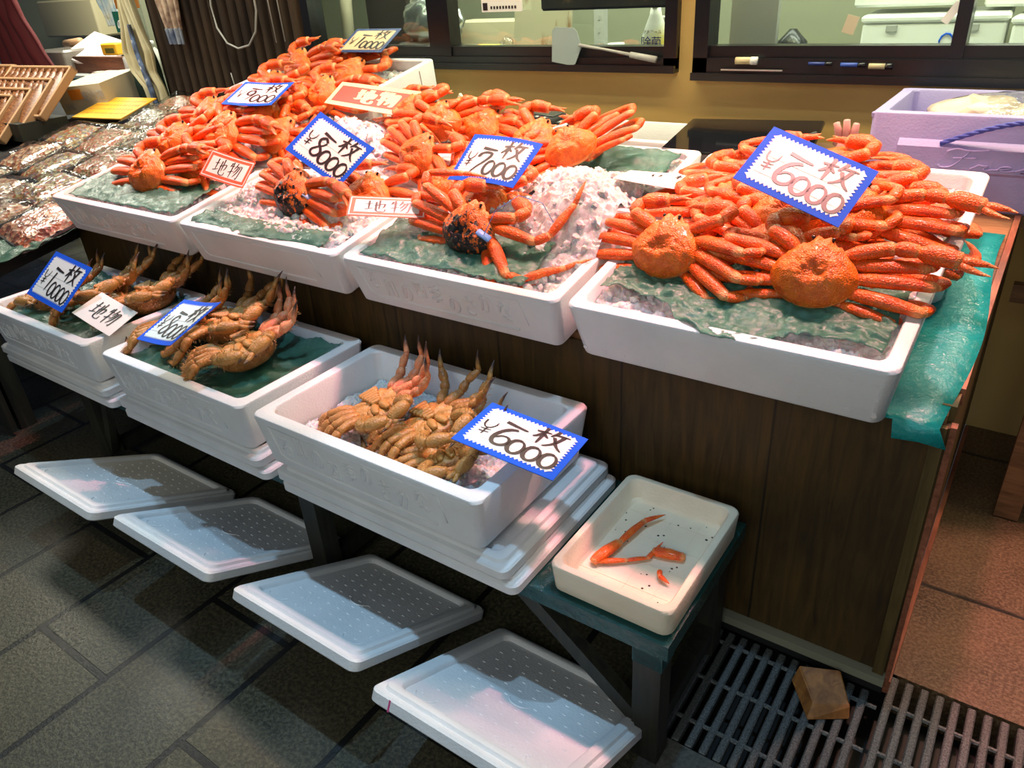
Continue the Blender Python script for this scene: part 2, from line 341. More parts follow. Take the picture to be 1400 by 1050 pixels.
# ------------------------------------------------------------------ strokes
def circ(cx, cy, rx, ry, a0=100, a1=470, n=16):
    return [(cx + rx*math.cos(R(a0+(a1-a0)*k/n)), cy + ry*math.sin(R(a0+(a1-a0)*k/n))) for k in range(n+1)]
G = {
 'ichi': [[(.02,.62),(.15,.60),(.5,.50),(.98,.42)]],
 'mai': [[(.0,.66),(.2,.71),(.44,.75)], [(.24,.99),(.235,.5),(.22,.02)], [(.22,.68),(.12,.45),(.0,.3)], [(.26,.6),(.33,.52),(.42,.44)],
         [(.62,1.0),(.56,.8),(.46,.6)], [(.55,.76),(.75,.8),(1.0,.83)], [(.84,.82),(.74,.45),(.62,.2),(.42,.0)], [(.58,.62),(.70,.36),(.82,.16),(1.0,.0)]],
 'yen': [[(.08,1.0),(.10,.7),(.3,.52),(.6,.54),(.82,.72),(.9,1.0)], [(.47,.54),(.46,.25),(.44,.0)], [(.12,.36),(.5,.38),(.84,.42)], [(.12,.17),(.5,.2),(.82,.24)]],
 '0': [circ(.5,.5,.42,.46,75,450)],
 '1': [[(.62,1.0),(.5,.6),(.32,.0)]],
 '6': [[(.85,.98),(.5,.88),(.2,.62),(.08,.3),(.2,.06),(.5,.0),(.8,.12),(.88,.32),(.7,.48),(.4,.46),(.16,.28)]],
 '7': [[(.08,.72),(.2,.9),(.55,.98),(.95,.92),(.9,.72),(.62,.45),(.3,.2),(.05,-.08)]],
 '8': [[(.78,.86),(.5,1.0),(.22,.86),(.3,.64),(.6,.48),(.82,.26),(.62,.03),(.3,.02),(.12,.2),(.34,.45),(.66,.66),(.80,.84)]],
 '9': [[(.84,.72),(.6,.98),(.22,.9),(.16,.62),(.5,.5),(.86,.74),(.7,.4),(.42,.0)]],
 'dot': [[(.4,.5),(.6,.45)]],
 'chi': [[(.0,.64),(.2,.66),(.40,.69)], [(.19,.93),(.185,.6),(.18,.26)], [(.0,.2),(.2,.26),(.42,.34)],
         [(.44,.50),(.7,.6),(.95,.68),(.93,.42),(.84,.32)], [(.70,.98),(.70,.6),(.69,.22)], [(.54,.84),(.54,.4),(.56,.1),(.75,.03),(.97,.06),(.99,.24)]],
 'mono': [[(.12,.92),(.08,.78),(.02,.66)], [(.06,.72),(.22,.74),(.42,.76)], [(.23,.99),(.225,.5),(.21,.0)], [(.0,.33),(.2,.4),(.44,.48)],
          [(.58,.98),(.52,.78),(.42,.58)], [(.53,.77),(.74,.79),(.97,.81),(.93,.4),(.86,.04),(.76,.1)], [(.69,.76),(.6,.55),(.46,.34)], [(.83,.76),(.7,.4),(.5,.1)]],
 'ishi': [[(.05,.9),(.5,.92),(.95,.93)], [(.5,.9),(.32,.6),(.04,.34)], [(.33,.5),(.33,.25),(.33,.02)], [(.33,.5),(.85,.52),(.85,.25),(.84,.02)], [(.33,.06),(.84,.06)]],
 'kawa': [[(.2,.95),(.18,.4),(.04,.02)], [(.5,.88),(.5,.5),(.5,.12)], [(.85,.96),(.85,.5),(.85,.0)]],
 'no': [[(.52,.88),(.46,.5),(.26,.16),(.10,.3),(.2,.66),(.5,.88),(.82,.76),(.92,.45),(.8,.18),(.58,.05)]],
 'shi': [[(.1,.85),(.1,.4),(.12,.06)], [(.1,.85),(.5,.86),(.9,.86),(.9,.4),(.88,.06)], [(.38,.84),(.36,.55),(.2,.36)], [(.62,.84),(.62,.5),(.8,.44)], [(.12,.1),(.88,.1)]],
 'ki': [[(.72,.98),(.5,.92),(.25,.88)], [(.05,.76),(.5,.78),(.95,.79)], [(.5,.93),(.5,.6),(.5,.46)], [(.48,.74),(.3,.58),(.06,.48)], [(.52,.74),(.7,.6),(.95,.5)], [(.28,.42),(.7,.43),(.5,.3)], [(.5,.3),(.52,.1),(.38,.0)], [(.05,.2),(.5,.23),(.95,.24)]],
 'sa': [[(.1,.72),(.5,.74),(.9,.80)], [(.42,.98),(.6,.7),(.78,.42)], [(.3,.38),(.22,.14),(.5,.02),(.8,.06)]],
 'ka': [[(.05,.68),(.4,.74),(.66,.7),(.6,.3),(.46,.04),(.36,.12)], [(.4,.98),(.3,.5),(.08,.08)], [(.76,.84),(.88,.66),(.95,.48)]],
 'na': [[(.05,.74),(.3,.78),(.55,.82)], [(.34,.98),(.24,.66),(.08,.4)], [(.72,.84),(.82,.78),(.92,.66)], [(.64,.62),(.64,.3),(.6,.08),(.36,.06),(.3,.18),(.5,.24),(.76,.14),(.92,.02)]],
 'kuchi': [[(.15,.8),(.18,.4),(.22,.1)], [(.15,.8),(.5,.84),(.85,.8),(.8,.4),(.74,.12)], [(.22,.14),(.75,.16)]],
 'F': [[(.1,.82),(.3,.98),(.6,.9),(1.0,.98)], [(.6,.92),(.5,.5),(.34,.08),(.12,.02),(.04,.14)], [(.3,.5),(.5,.54),(.8,.55)]],
 'r': [[(.0,.05),(.2,.4),(.3,.6),(.45,.5),(.7,.5),(.55,.2),(.7,.02),(1.0,.15)]],
 'e': [[(.0,.1),(.4,.25),(.75,.45),(.6,.6),(.3,.5),(.25,.2),(.5,.0),(1.0,.15)]],
 's': [[(.0,.05),(.35,.4),(.5,.62),(.65,.35),(.62,.08),(.3,.0),(.6,.04),(1.0,.12)]],
 'h': [[(.0,.05),(.4,.6),(.55,.95),(.38,1.0),(.25,.5),(.15,.0),(.3,.36),(.55,.5),(.62,.2),(.75,.0),(1.0,.15)]],
 'B': [[(.4,.95),(.3,.5),(.16,.02)], [(.05,.7),(.3,.98),(.75,1.0),(.95,.82),(.7,.58),(.4,.52)], [(.45,.52),(.85,.46),(.85,.18),(.55,.0),(.1,.03)]],
 'o': [circ(.45,.3,.38,.3,60,430) + [(1.0,.4)]],
 'x': [[(.0,.5),(.3,.58),(.5,.3),(.7,.0),(1.0,.12)], [(.95,.6),(.5,.3),(.05,.0)]],
}
def smooth_path(pts, n=5):
    if len(pts) < 3:
        a, b = pts; return [(a[0]+(b[0]-a[0])*k/n, a[1]+(b[1]-a[1])*k/n) for k in range(n+1)]
    P = [pts[0]] + list(pts) + [pts[-1]]; out = []
    for i in range(1, len(P)-2):
        p0, p1, p2, p3 = P[i-1:i+3]
        for k in range(n):
            t = k/n; q = []
            for j in (0, 1):
                q.append(.5*((2*p1[j]) + (-p0[j]+p2[j])*t + (2*p0[j]-5*p1[j]+4*p2[j]-p3[j])*t*t + (-p0[j]+3*p1[j]-3*p2[j]+p3[j])*t**3))
            out.append(tuple(q))
    out.append(pts[-1]); return out
def glyph_paths(items):
    # items: (glyph, x, y, w, h, brush) in card units -> list of (path, brush)
    res = []
    for g, x, y, w, h, b in items:
        for st in G[g]: res.append((smooth_path([(x+p[0]*w, y+p[1]*h) for p in st]), b))
    return res
def ribbon(mb, path, b, fn, z):
    prev = None; n = len(path)
    for i, p in enumerate(path):
        a = path[max(i-1, 0)]; c = path[min(i+1, n-1)]; dx, dy = c[0]-a[0], c[1]-a[1]; L = math.hypot(dx, dy) or 1
        t = i/(n-1); w = b*(.62 + .5*math.sin(PI*min(1, .15+t*.9))**1.0)*(1.25 if t < .15 else 1)*(.55 if t > .97 else 1)
        nx, ny = -dy/L*w/2, dx/L*w/2
        q = (mb.vert(fn(p[0]+nx, p[1]+ny, z)), mb.vert(fn(p[0]-nx, p[1]-ny, z)))
        if prev: mb.face(prev[1], q[1], q[0], prev[0])
        prev = q
def text_mesh(body, size, fn_m, name, m, parent, extrude=.0006):
    cu = bpy.data.curves.new('tmp', 'FONT'); cu.body = body; cu.size = size; cu.align_x = 'CENTER'; cu.extrude = extrude
    o = bpy.data.objects.new('tmp', cu); COL.objects.link(o)
    dg = bpy.context.evaluated_depsgraph_get(); me = bpy.data.meshes.new_from_object(o.evaluated_get(dg))
    bpy.data.objects.remove(o); bpy.data.curves.remove(cu)
    me.materials.clear(); me.materials.append(m); me.transform(fn_m); me.name = name
    ob = bpy.data.objects.new(name, me); COL.objects.link(ob); ob.parent = parent; return ob

# ------------------------------------------------------------------ camera (phone held at chest height)
cam = bpy.data.cameras.new('camera'); co = bpy.data.objects.new('camera', cam); COL.objects.link(co)
CR = Matrix(((0.81855223,0.57123209,-0.06054866),(0.23539131,-0.42970827,-0.87174637),(-0.52398776,0.69931731,-0.48620174)))
rot = Matrix((CR[0], -CR[1], -CR[2])).transposed()
co.matrix_world = Matrix.Translation((0,0,1.45)) @ rot.to_4x4()
cam.sensor_width = 36; cam.lens = 1024.8/1400*36; cam.clip_start = .05
scene.camera = co

# ------------------------------------------------------------------ rim frame of the sloping counter
T = math.atan2(.15, .78)
O0 = Vector((0, 1.22, .83)); RT = Matrix.Rotation(T, 3, 'X')
def rim(u, v, w): return O0 + RT @ Vector((u, v, w))
def rimM(u, v, w, yaw=0, pitch=0, roll=0, s=1):
    rr = RT @ (Matrix.Rotation(R(yaw), 3, 'Z') @ Matrix.Rotation(R(pitch), 3, 'X') @ Matrix.Rotation(R(roll), 3, 'Y'))
    return Matrix.Translation(rim(u, v, w)) @ rr.to_4x4() @ Matrix.Scale(s, 4)
def worldM(x, y, z, yaw=0, pitch=0, roll=0, s=1):
    rr = Matrix.Rotation(R(yaw), 3, 'Z') @ Matrix.Rotation(R(pitch), 3, 'X') @ Matrix.Rotation(R(roll), 3, 'Y')
    return Matrix.Translation((x, y, z)) @ rr.to_4x4() @ Matrix.Scale(s, 4)
BOXH = .135

# ================================================================== THE SETTING
def rect(mb, pts): mb.face(*[mb.vert(p) for p in pts])
mb = MB(); rect(mb, [(-8,-4,0),(-.42,-4,0),(-.42,2.56,0),(-8,2.56,0)]); struct(mb, 'floor', M['tiles'])
mb = MB(); rect(mb, [(-.42,-4,0),(4,-4,0),(4,.975,0),(-.42,.975,0)]); mb.box((1.79,.975,-.06),(4.42,.012,.119)); struct(mb, 'floor', M['concrete'])
mb = MB(); rect(mb, [(-.038,1.398,0),(4,1.398,0),(4,5,0),(-.038,5,0)]); mb.box((1.98,1.404,-.06),(4.0,.012,.119)); struct(mb, 'floor', M['slab'])
mb = MB(); rect(mb, [(-.45,.95,-.12),(4,.95,-.12),(4,1.45,-.12),(-.45,1.45,-.12)]); mb.box((1.79,1.425,-.0615),(4.46,.03,.117)); mb.box((-.435,1.2,-.0615),(.026,.5,.117)); struct(mb, 'floor', M['pit'])
YW = 2.6
def wallbox(name, x0, x1, y0, y1, z0, z1, m):
    mb = MB(); mb.box(((x0+x1)/2,(y0+y1)/2,(z0+z1)/2),(x1-x0,y1-y0,z1-z0)); return struct(mb, name, m)
mb = MB()
for x0, x1, z0, z1 in ((-2.98,-1.138,0,1.105),(-1.138,-1.077,0,2.5),(-1.077,1.6,0,1.085),(-2.98,-1.138,2.1,2.5),(-1.077,1.6,2.1,2.5)):
    mb.box(((x0+x1)/2, YW+.04, (z0+z1)/2), (x1-x0, .08, z1-z0))
struct(mb, 'wall_back', M['wall'])
# corrugated brown sheet wall to the left of the windows
mb = MB(); n = 260; x0, x1 = -4.22, -2.98; cols = []
for i in range(n+1):
    x = x0 + (x1-x0)*i/n; y = YW - .02 + .024*math.sin(2*PI*(x-x0)/.075)
    cols.append((mb.vert((x,y,0)), mb.vert((x,y,2.5))))
for a, b in zip(cols, cols[1:]): mb.face(a[0], b[0], b[1], a[1])
mb.box(((x0+x1)/2, YW+.05, 1.25), (x1-x0, .06, 2.5)); struct(mb, 'wall_left', M['corr'], 'auto')
wallbox('wall_rear', -9.5, -4.0, 4.2, 4.28, 0, 2.7, M['wall_olive'])
wallbox('wall_side', -4.22, -4.16, 2.68, 4.2, 0, 2.6, M['wall_olive'])
# kitchen behind the windows
wallbox('wall_kitchen', -4.16, 1.7, 3.75, 3.83, 0, 2.6, M['wall_olive'])
wallbox('wall_right', 1.6, 1.7, 2.68, 3.75, 0, 2.6, M['wall_olive'])
wallbox('ceiling', -4.16, 1.7, 2.68, 3.75, 2.5, 2.6, M['wall_olive'])
def window(name, x0, x1, zb, zt, mull, gb):
    e = bpy.data.objects.new(name, None); COL.objects.link(e); e.location = ((x0+x1)/2, YW, zb); e['kind'] = 'structure'
    mb = MB(); o = Vector(e.location)
    def bx(a, b, c, d, y0=-.03, y1=.06): mb.box(((a+b)/2-o.x, (y0+y1)/2, (c+d)/2-o.z), (b-a, y1-y0, d-c))
    bx(x0, x1, zb, gb-.035); bx(x0, x1, gb-.035, gb, -.012, .05); bx(x0, x1, zt-.05, zt); bx(x0, x0+.05, zb, zt); bx(x1-.045, x1, zb, zt)
    for a, b in mull: bx(a, b, zb, zt, -.02, .05)
    bx(x0, x1, zb-.012, zb+.012, -.045, .06)
    mb.build('window_frame', M['black'], e, smooth=False)
    mb = MB(); mb.box((0, .02, (gb+zt)/2-o.z), (x1-x0-.02, .005, zt-gb)); mb.build('pane', M['glass'], e, smooth=False)
window('window_1', -2.98, -1.138, 1.108, 2.1, [(-2.236,-2.125)], 1.178)
window('window_2', -1.077, 1.6, 1.088, 2.1, [(-.318,-.282)], 1.18)

# ================================================================== COUNTER
ctr = empty('stall_counter', 'dark wooden market counter with sloping deck carrying the upper row of foam boxes', 'counter', (-1.55, 1.34, 0))
def cpart(mb, name, m, smooth=False):
    o = mb.build(name, m, ctr, smooth); o.location = -ctr.location; return o
XR, XL, YF = -.040, -3.06, 1.335
mb = MB(); mb.box(((XR+XL)/2, YF+.012, .375), (XR-XL, .024, .63)); cpart(mb, 'front_panel', M['wood_dark'])
mb = MB(); mb.box((XR-.012, (YF+2.5)/2+.012, .39), (.024, 2.5-YF-.03, .66)); cpart(mb, 'side_panel', M['wood_ply'])
mb = MB(); mb.box((XL+.012, (YF+2.5)/2+.012, .37), (.024, 2.5-YF-.03, .62)); cpart(mb, 'side_panel', M['wood_dark'])
mb = MB(); mb.box((XR-.016, YF-.003, .365), (.022, .012, .655)); cpart(mb, 'corner_trim', M['wood_ply'])
mb = MB(); mb.box((XR+.006, 1.93, .02), (.012, 1.19, .038)); mb.box((XR+.004, YF+.005, .36), (.010, .020, .67)); cpart(mb, 'edge_board', M['wood_red'])
mb = MB(); mb.box(((XR+XL)/2, YF-.006, .045), (XR-XL, .028, .022)); cpart(mb, 'ledge', M['cream_edge'])
mb = MB(); mb.box(((XR+XL)/2, YF+.01, .017), (XR-XL, .03, .034)); cpart(mb, 'plinth', M['black_matte'])
def deckz(y): return rim(0, (y-1.22)/math.cos(T), 0).z - BOXH*1.0/math.cos(T) - .006
mb = MB()
y0, y1 = 1.345, 2.46
pr = [(y0, deckz(y0)-.003), (y1, deckz(y1)-.003), (y1, deckz(y1)-.045), (y0, deckz(y0)-.045)]
a = mb.ring([(XL, p[0], p[1]) for p in pr]); b = mb.ring([(XR-.01, p[0], p[1]) for p in pr]); mb.bridge(a, b); mb.cap(a); mb.cap(b, True)
cpart(mb, 'deck', M['wood_shelf'])
mb = MB(); pr2 = [(1.50, deckz(1.50)+.002), (2.46, deckz(2.46)+.002), (2.46, deckz(2.46)-.035), (1.50, deckz(1.5)-.035)]
pr2 = [(1.42, deckz(1.42)+.004), (2.46, deckz(2.46)+.004), (2.46, deckz(2.46)-.03), (1.42, deckz(1.42)-.03)]
a = mb.ring([(XR-.009, p[0], p[1]) for p in pr2]); b = mb.ring([(XR+.004, p[0], p[1]) for p in pr2]); mb.bridge(a, b); mb.cap(a); mb.cap(b, True)
cpart(mb, 'edge_board', M['wood_red'])
mb = MB(); mb.box((.36, 2.30, .60), (.75, .03, .05)); mb.box((.36, 2.52, .842), (.85, .12, .03)); mb.box((.36, 2.33, .842), (.85, .13, .03)); mb.box((.36, 2.18, .842), (.85, .13, .03))
mb.box((.12, 2.14, .42), (.06, .05, .83)); mb.box((.70, 2.14, .42), (.06, .05, .83)); mb.box((.3, 2.55, .42), (.06, .05, .83))
o = mb.build('side_shelf', M['wood_shelf'], smooth=False); tag(o, 'slatted wooden side shelf under the lilac box at the right edge', 'shelf')
# teal vinyl over the deck
mb = MB(); nx, ny = 6, 40; rows = []
for j in range(ny+1):
    y = 1.296 + (2.0-1.292)*j/ny; row = []
    for i in range(nx+1):
        x = -.30 + (.254)*i/nx
        z = deckz(y) + .003 + .0015*noise.noise(Vector((x*9, y*7, 1)))*(1 if j > 1 else .3) + .0015
        row.append(mb.vert((x + (.012*math.sin(y*9) if i == nx else 0), y, z)))
    rows.append(row)
for j in range(ny):
    for i in range(nx): mb.face(rows[j][i], rows[j][i+1], rows[j+1][i+1], rows[j+1][i])
fl = [mb.vert((-.30+.262*i/nx, 1.286, deckz(1.29)-.026-.003*math.sin(i*2.1))) for i in range(nx+1)]
for i in range(4, nx): mb.face(fl[i], fl[i+1], rows[0][i+1], rows[0][i])
o = mb.build('vinyl_sheet', M['teal']); o.modifiers.new('t', 'SOLIDIFY').thickness = .003
tag(o, 'teal vinyl sheet covering the counter deck beside the right-hand box', 'vinyl sheet')

# drain grating and wedge block
mb = MB()
def bars(x0, x1, y0, y1, dx=.0305):
    x = x0
    while x < x1:
        mb.rbox((x, (y0+y1)/2, -.012), (.0165, y1-y0, .024), .004); x += dx
def rods(x0, x1, ys):
    for y in ys: mb.tube([(x0, y, -.006), (x1, y, -.006)], .005, 6)
bars(-.405, -.05, .985, 1.325); rods(-.415, -.04, (1.05, 1.17, 1.29)); g1 = mb.build('drain_grating', M['cast'], smooth='auto')
tag(g1, 'grey cast drain grating below the counter front beside the bench leg', 'grating')
mb = MB(); bars(-.022, 1.2, .985, 1.392); rods(-.03, 1.2, (1.05, 1.18, 1.31)); g2 = mb.build('drain_grating', M['cast'], smooth='auto')
tag(g2, 'pinkish lit cast drain grating right of the counter corner', 'grating')
mb = MB()
p = [(-.215,1.262,0),(-.155,1.175,0),(-.080,1.225,0),(-.12,1.305,0)]
a = mb.ring(p); b = mb.ring([(-.205,1.268,.05),(-.152,1.205,.028),(-.085,1.235,.03),(-.125,1.30,.052)]); mb.bridge(a, b); mb.cap(a, True); mb.cap(b)
o = mb.build('wood_wedge', M['wood_block'], smooth=False); o.modifiers.new('b', 'BEVEL').width = .003
tag(o, 'wet orange-brown wooden wedge lying on the grating', 'wedge')

# ================================================================== FOAM BOXES
def foam_box_mesh(w, d, h, wall=.03, taper=.018, depth=None, r=.022, notch=False):
    mb = MB(); depth = depth or h-.028
    def rg(w_, d_, r_, z): return mb.ring([(x, y, z) for x, y in rrect(w_, d_, r_, 4)])
    L = [rg(w-2*taper-.012, d-2*taper-.012, r*.7, 0), rg(w-2*taper, d-2*taper, r, .006), rg(w-.004, d-.004, r, h-.006), rg(w-.008, d-.008, r, h-.0015), rg(w-.014, d-.014, r*.9, h),
         rg(w-2*wall+.006, d-2*wall+.006, r*1.0, h), rg(w-2*wall, d-2*wall, r, h-.004), rg(w-2*wall-.012, d-2*wall-.012, r, h-depth+.008), rg(w-2*wall-.026, d-2*wall-.026, r, h-depth)]
    for a, b in zip(L, L[1:]): mb.bridge(a, b)
    mb.cap(L[0], True); mb.cap(L[-1]); return mb
def front_map(w, d, h, taper):
    # point on the tapered front face: u from -w/2.., v 0..h
    def fn(u, v, out=0):
        y = -(d/2 - taper + (taper-.002)*v/h) - out
        return (u, y, v)
    return fn
LET = ['ishi','kawa','no','shi','ki','no','sa','ka','na']
def make_box(name, label, w, d, h, mw, m=None, letters=True, panel=True, group=None, dots=False, taper=.018, depth=None, wall=.03, cat='foam box', seed=0):
    e = empty(name, label, cat, group=group, mw=mw)
    mb = foam_box_mesh(w, d, h, wall, taper, depth)
    mm = m or M['foam']
    fn = front_map(w, d, h, taper)
    if panel:
        q = MB(); x0, x1 = -w*.41, w*.36
        q.tube([fn(x0, h*.86), fn(x0+.012, h*.30), fn(x0+.03, h*.22), fn(x1-.03, h*.22)], .0032, 6, up=(0,1,0))
        q.tube([fn(x1-.012, h*.86), fn(x1, h*.36)], .0018, 6, up=(0,1,0))
        q.tube([fn(x0, h*.86), fn(x1-.012, h*.86)], .0018, 6, up=(0,1,0))
        q.build('raised_border', mm, e)
    if letters:
        q = MB(); x = -w*.37; rr = random.Random(seed)
        cw = w*.69/len(LET)
        for k, g in enumerate(LET):
            y = h*(.36 + .10*math.sin(k*1.7+seed)); hh = h*.40
            for pth, b in glyph_paths([(g, x, y, cw*.72, hh, 1)]):
                q.tube([fn(p[0], p[1]) for p in pth], .0036, 5, up=(0,1,0))
            x += cw
        q.build('embossed_lettering', mm, e)
    if dots:
        q = mb
        for j in range(3):
            for i in range(14):
                u = -w*.45 + w*.9*i/13; v = h*(.18+.29*j)
                c = Vector(fn(u, v, -.0005)); q.lathe([(.006, -.0008), (.0055, .0009), (.003, .0012)], 8, (0,0,0))
                Rm = Matrix.Rotation(R(90), 3, 'X')
                for k in range(len(q.v)-24, len(q.v)): q.v[k] = tuple(c + Rm @ Vector(q.v[k]))
    mb.build('box_body', mm, e, 'auto')
    return e
def lid_mesh(w, d, h=.034):
    mb = MB()
    def rg(ins, z, r=.02): return mb.ring([(x, y, z) for x, y in rrect(w-2*ins, d-2*ins, r, 4)])
    L = [rg(.004, 0), rg(0, .004), rg(0, h-.012), rg(.004, h-.008), rg(.016, h-.008), rg(.019, h-.001), rg(.023, h), rg(.036, h), rg(.040, h-.003), rg(.044, h-.011), rg(.05, h-.0125)]
    for a, b in zip(L, L[1:]): mb.bridge(a, b)
    mb.cap(L[0], True); mb.cap(L[-1]); return mb

# ---- upper rows on the sloping counter
UB = [(-2.93,-2.17,'white foam crab box at the far left end of the upper front row'),
      (-2.150,-1.455,'white foam crab box under the 8000 yen sign in the upper front row'),
      (-1.440,-.785,'white foam box with black-speckled crab below the 7000 yen sign'),
      (-.768,-.124,'large plain white foam box at the front right corner of the counter')]
for k, (a, b, lab) in enumerate(UB):
    make_box('foam_box', lab, b-a, .40, BOXH, rimM((a+b)/2, .20, -BOXH), letters=k in (0, 2), panel=k in (0, 1, 2), group='foam boxes on the counter', dots=(k == 3), seed=k)
UB2 = [(-2.90,-2.19,'white foam crab box in the upper back row at the far left'),
       (-2.165,-1.47,'white foam crab box in the upper back row under the red sign'),
       (-1.445,-.79,'white foam box in the upper back row left of the white slip'),
       (-.772,-.110,'white foam box at the back right, against the lilac box')]
for k, (a, b, lab) in enumerate(UB2):
    make_box('foam_box', lab, b-a, .385, BOXH, rimM((a+b)/2, .605, -BOXH), letters=False, panel=False, group='foam boxes on the counter')
# taller box at the back, filled with crab
e = make_box('foam_box', 'tall white foam box at the back carrying crabs, against the window wall', .80, .40, .24, rimM(-2.44, 1.0, -BOXH), letters=False, panel=False, taper=.012)
q = MB(); 
for yy in (.10,): q.tube([(.3995-.0125, yy, .02), (.399, yy-.004, .225)], .0012, 5)
q.tube([(.395, .085, .12), (.395, .125, .128)], .0012, 5); q.build('pink_pen_mark', M['ink_red'], e)

# ---- lower row on the bench
LB = [(-2.83,-2.17,'white foam box of belly-up hairy crabs at the far left of the low bench'),
      (-2.085,-1.455,'middle white foam box of hairy crabs on the low bench'),
      (-1.415,-.735,'white foam box of hairy crabs at the right of the low bench, on two lids')]
LZ = .432
for k, (a, b, lab) in enumerate(LB):
    make_box('foam_box', lab, b-a, .43, .138, worldM((a+b)/2, 1.063, LZ), group='foam boxes on the low bench', wall=.036, seed=k+4, depth=.10)
    for j in range(2):
        mb = lid_mesh(b-a+.008+.012*j, .43, .034)
        off = (.045 if k == 2 else .012) + .012*j
        o = mb.build('foam_cover', M['foam'], smooth='auto', mw=worldM((a+b)/2+off, 1.065+.004*j, LZ-.035*(j+1), 180*0))
        tag(o, ('upper' if j == 0 else 'lower') + ' of the two white foam lids under the ' + ('left bench box', 'middle bench box', 'right bench box')[k], 'foam lid', 'foam lids stacked under the bench boxes')
# ---- bench
bench = empty('low_bench', 'low dark timber bench with teal painted end holding the hairy crab boxes', 'bench', (-1.6, 1.08, 0))
def bpart(mb, name, m):
    o = mb.build(name, m, bench, False); o.location = -bench.location; return o
mb = MB(); mb.box((-1.62, 1.10, .343), (2.51, .40, .037)); bpart(mb, 'bench_top', M['teal_dark'])
for x in (-.405, -1.36, -2.45):
    mb = MB(); mb.box((x-.005, .935, .162), (.058, .05, .324)); bpart(mb, 'leg', M['wood_leg'])
    mb = MB(); mb.box((x-.01, 1.255, .162), (.05, .05, .324)); bpart(mb, 'leg', M['wood_leg'])
    mb = MB(); mb.box((x-.005, 1.095, .07), (.035, .28, .045)); bpart(mb, 'stretcher', M['wood_leg'])
def barb(p, q, th, m, name):
    p, q = Vector(p), Vector(q); d = (q-p); y = d.normalized(); x = y.cross(Vector((0,1,0))).normalized(); z = x.cross(y)
    mb = MB(); mb.box((p+q)/2, (th, d.length, th*.8), Matrix((x, y, z)).transposed()); bpart(mb, name, m)
barb((-.70, .925, .325), (-.435, .930, .10), .036, M['wood_leg'], 'brace')
barb((-2.33, .925, .325), (-2.46, .93, .02), .03, M['wood_leg'], 'brace')
mb = MB(); mb.box((-.41, .937, .300), (.062, .054, .05)); bpart(mb, 'painted_leg_top', M['teal_dark'])
# ---- leaning lids on the pavement
for k, (x0, x1, yf, zf, lab, pk) in enumerate([
    (-2.345,-1.90,.60,.245,'white foam lid propped on the paving at the far left',0),
    (-1.832,-1.408,.622,.250,'white foam lid propped on the paving in front of the middle bench leg',0),
    (-1.322,-.916,.622,.252,'white foam lid propped below the right bench box, second from the right',0),
    (-.852,-.415,.596,.252,'white foam lid with pink pen mark beside the right bench leg',1)]):
    L = .47; t = math.asin((zf-.035)/L)
    mb = lid_mesh(x1-x0, L, .036)
    # moulded dimples, arcs
    e = empty('foam_cover', lab, 'foam lid', group='foam lids leaning on the paving')
    t = math.asin((zf-.034)/L)
    mid = Vector(((x0+x1)/2, yf + L/2*math.cos(t), (zf-.034)/2 + .003))
    e.matrix_world = Matrix.Translation(mid) @ Matrix.Rotation(-t, 4, 'X') @ Matrix.Translation((0,0,0))
    q = mb; w = x1-x0; zt = .036-.0125
    for i in range(9):
        for j in range(10):
            cx = -w/2+.075+(w-.15)*i/8+(.012 if j % 2 else 0); cy = -L/2+.075+(L-.15)*j/9
            q.tube([(cx-.004, cy, zt+.0004), (cx+.004, cy, zt+.0004)], .0013, 4)
    for cx, cy in ((-w*.3,-L*.33),(w*.3,-L*.33),(0,-L*.02)):
        q.tube([(cx+.028*math.cos(R(a)), cy+.028*math.sin(R(a)), zt+.0005) for a in range(200, 345, 12)], .0016, 4)
    mb.build('lid_body', M['foam'], e, 'auto')
    if pk:
        q = MB(); q.box((-w/2+.055, -L/2-.0004, .013), (.004, .001, .024)); q.build('pink_pen_mark', mat('pink_pen', (.65,.08,.25), .5), e, False)
# ---- small tan tray with broken legs
tray = make_box('foam_tray', 'small yellowed foam tray with loose crab legs at the bench end', .265, .355, .068, worldM(-.497, 1.087, .362), M['foam_aged'], letters=False, panel=False, taper=.006, wall=.02, depth=.05, cat='foam tray')
q = MB(); rr = random.Random(3)
for k in range(26):
    x, y = rr.uniform(-.10,.10), rr.uniform(-.14,.14); q.lathe([(rr.uniform(.0012,.003), .0), (.001, .0007)], 6, (x, y, .0183))
for k in range(9): q.lathe([(.0022, 0), (.001, .0006)], 6, (rr.uniform(-.12,.12), -.0, 0)) if 0 else None
q.build('specks', M['ink'], tray)['kind'] = 'stuff'
q = MB()
for i in (-.06, 0, .06): q.box((i, 0, .0184), (.0012, .29, .0005))
for j in (-.1, -.03, .04, .11): q.box((0, j, .0184), (.20, .0012, .0005))
q.build('moulded_grid', M['foam_aged'], tray, False)

# ================================================================== CRABS
def seg_rings(mb, p0, p1, prof, up, n=10, flat=.8, bow=0.0, tfn=None, jit=.0):
    # closed tapered segment from p0 to p1; prof: list of (t, radius)
    p0, p1 = Vector(p0), Vector(p1); d = (p1-p0).normalized(); b = d.cross(Vector(up))
    if b.length < .05: b = d.cross(Vector((.4,.8,.2)))
    b.normalize(); nn = b.cross(d); L = (p1-p0).length; prev = None
    for t, r in prof:
        c = p0 + (p1-p0)*t + nn*bow*L*math.sin(PI*max(0, min(1, t)))
        pts = []
        idx = []
        for j in range(n):
            a = 2*PI*j/n; q = c + r*math.cos(a)*b + r*flat*math.sin(a)*nn
            if jit: q = q + (q-c)*jit*noise.noise(q*120)
            tv = tfn(t, math.sin(a)) if tfn else 0
            idx.append(mb.vert(q, tv))
        if prev: mb.bridge(prev, idx)
        else: mb.cap(idx, True)
        prev = idx
    mb.cap(prev)
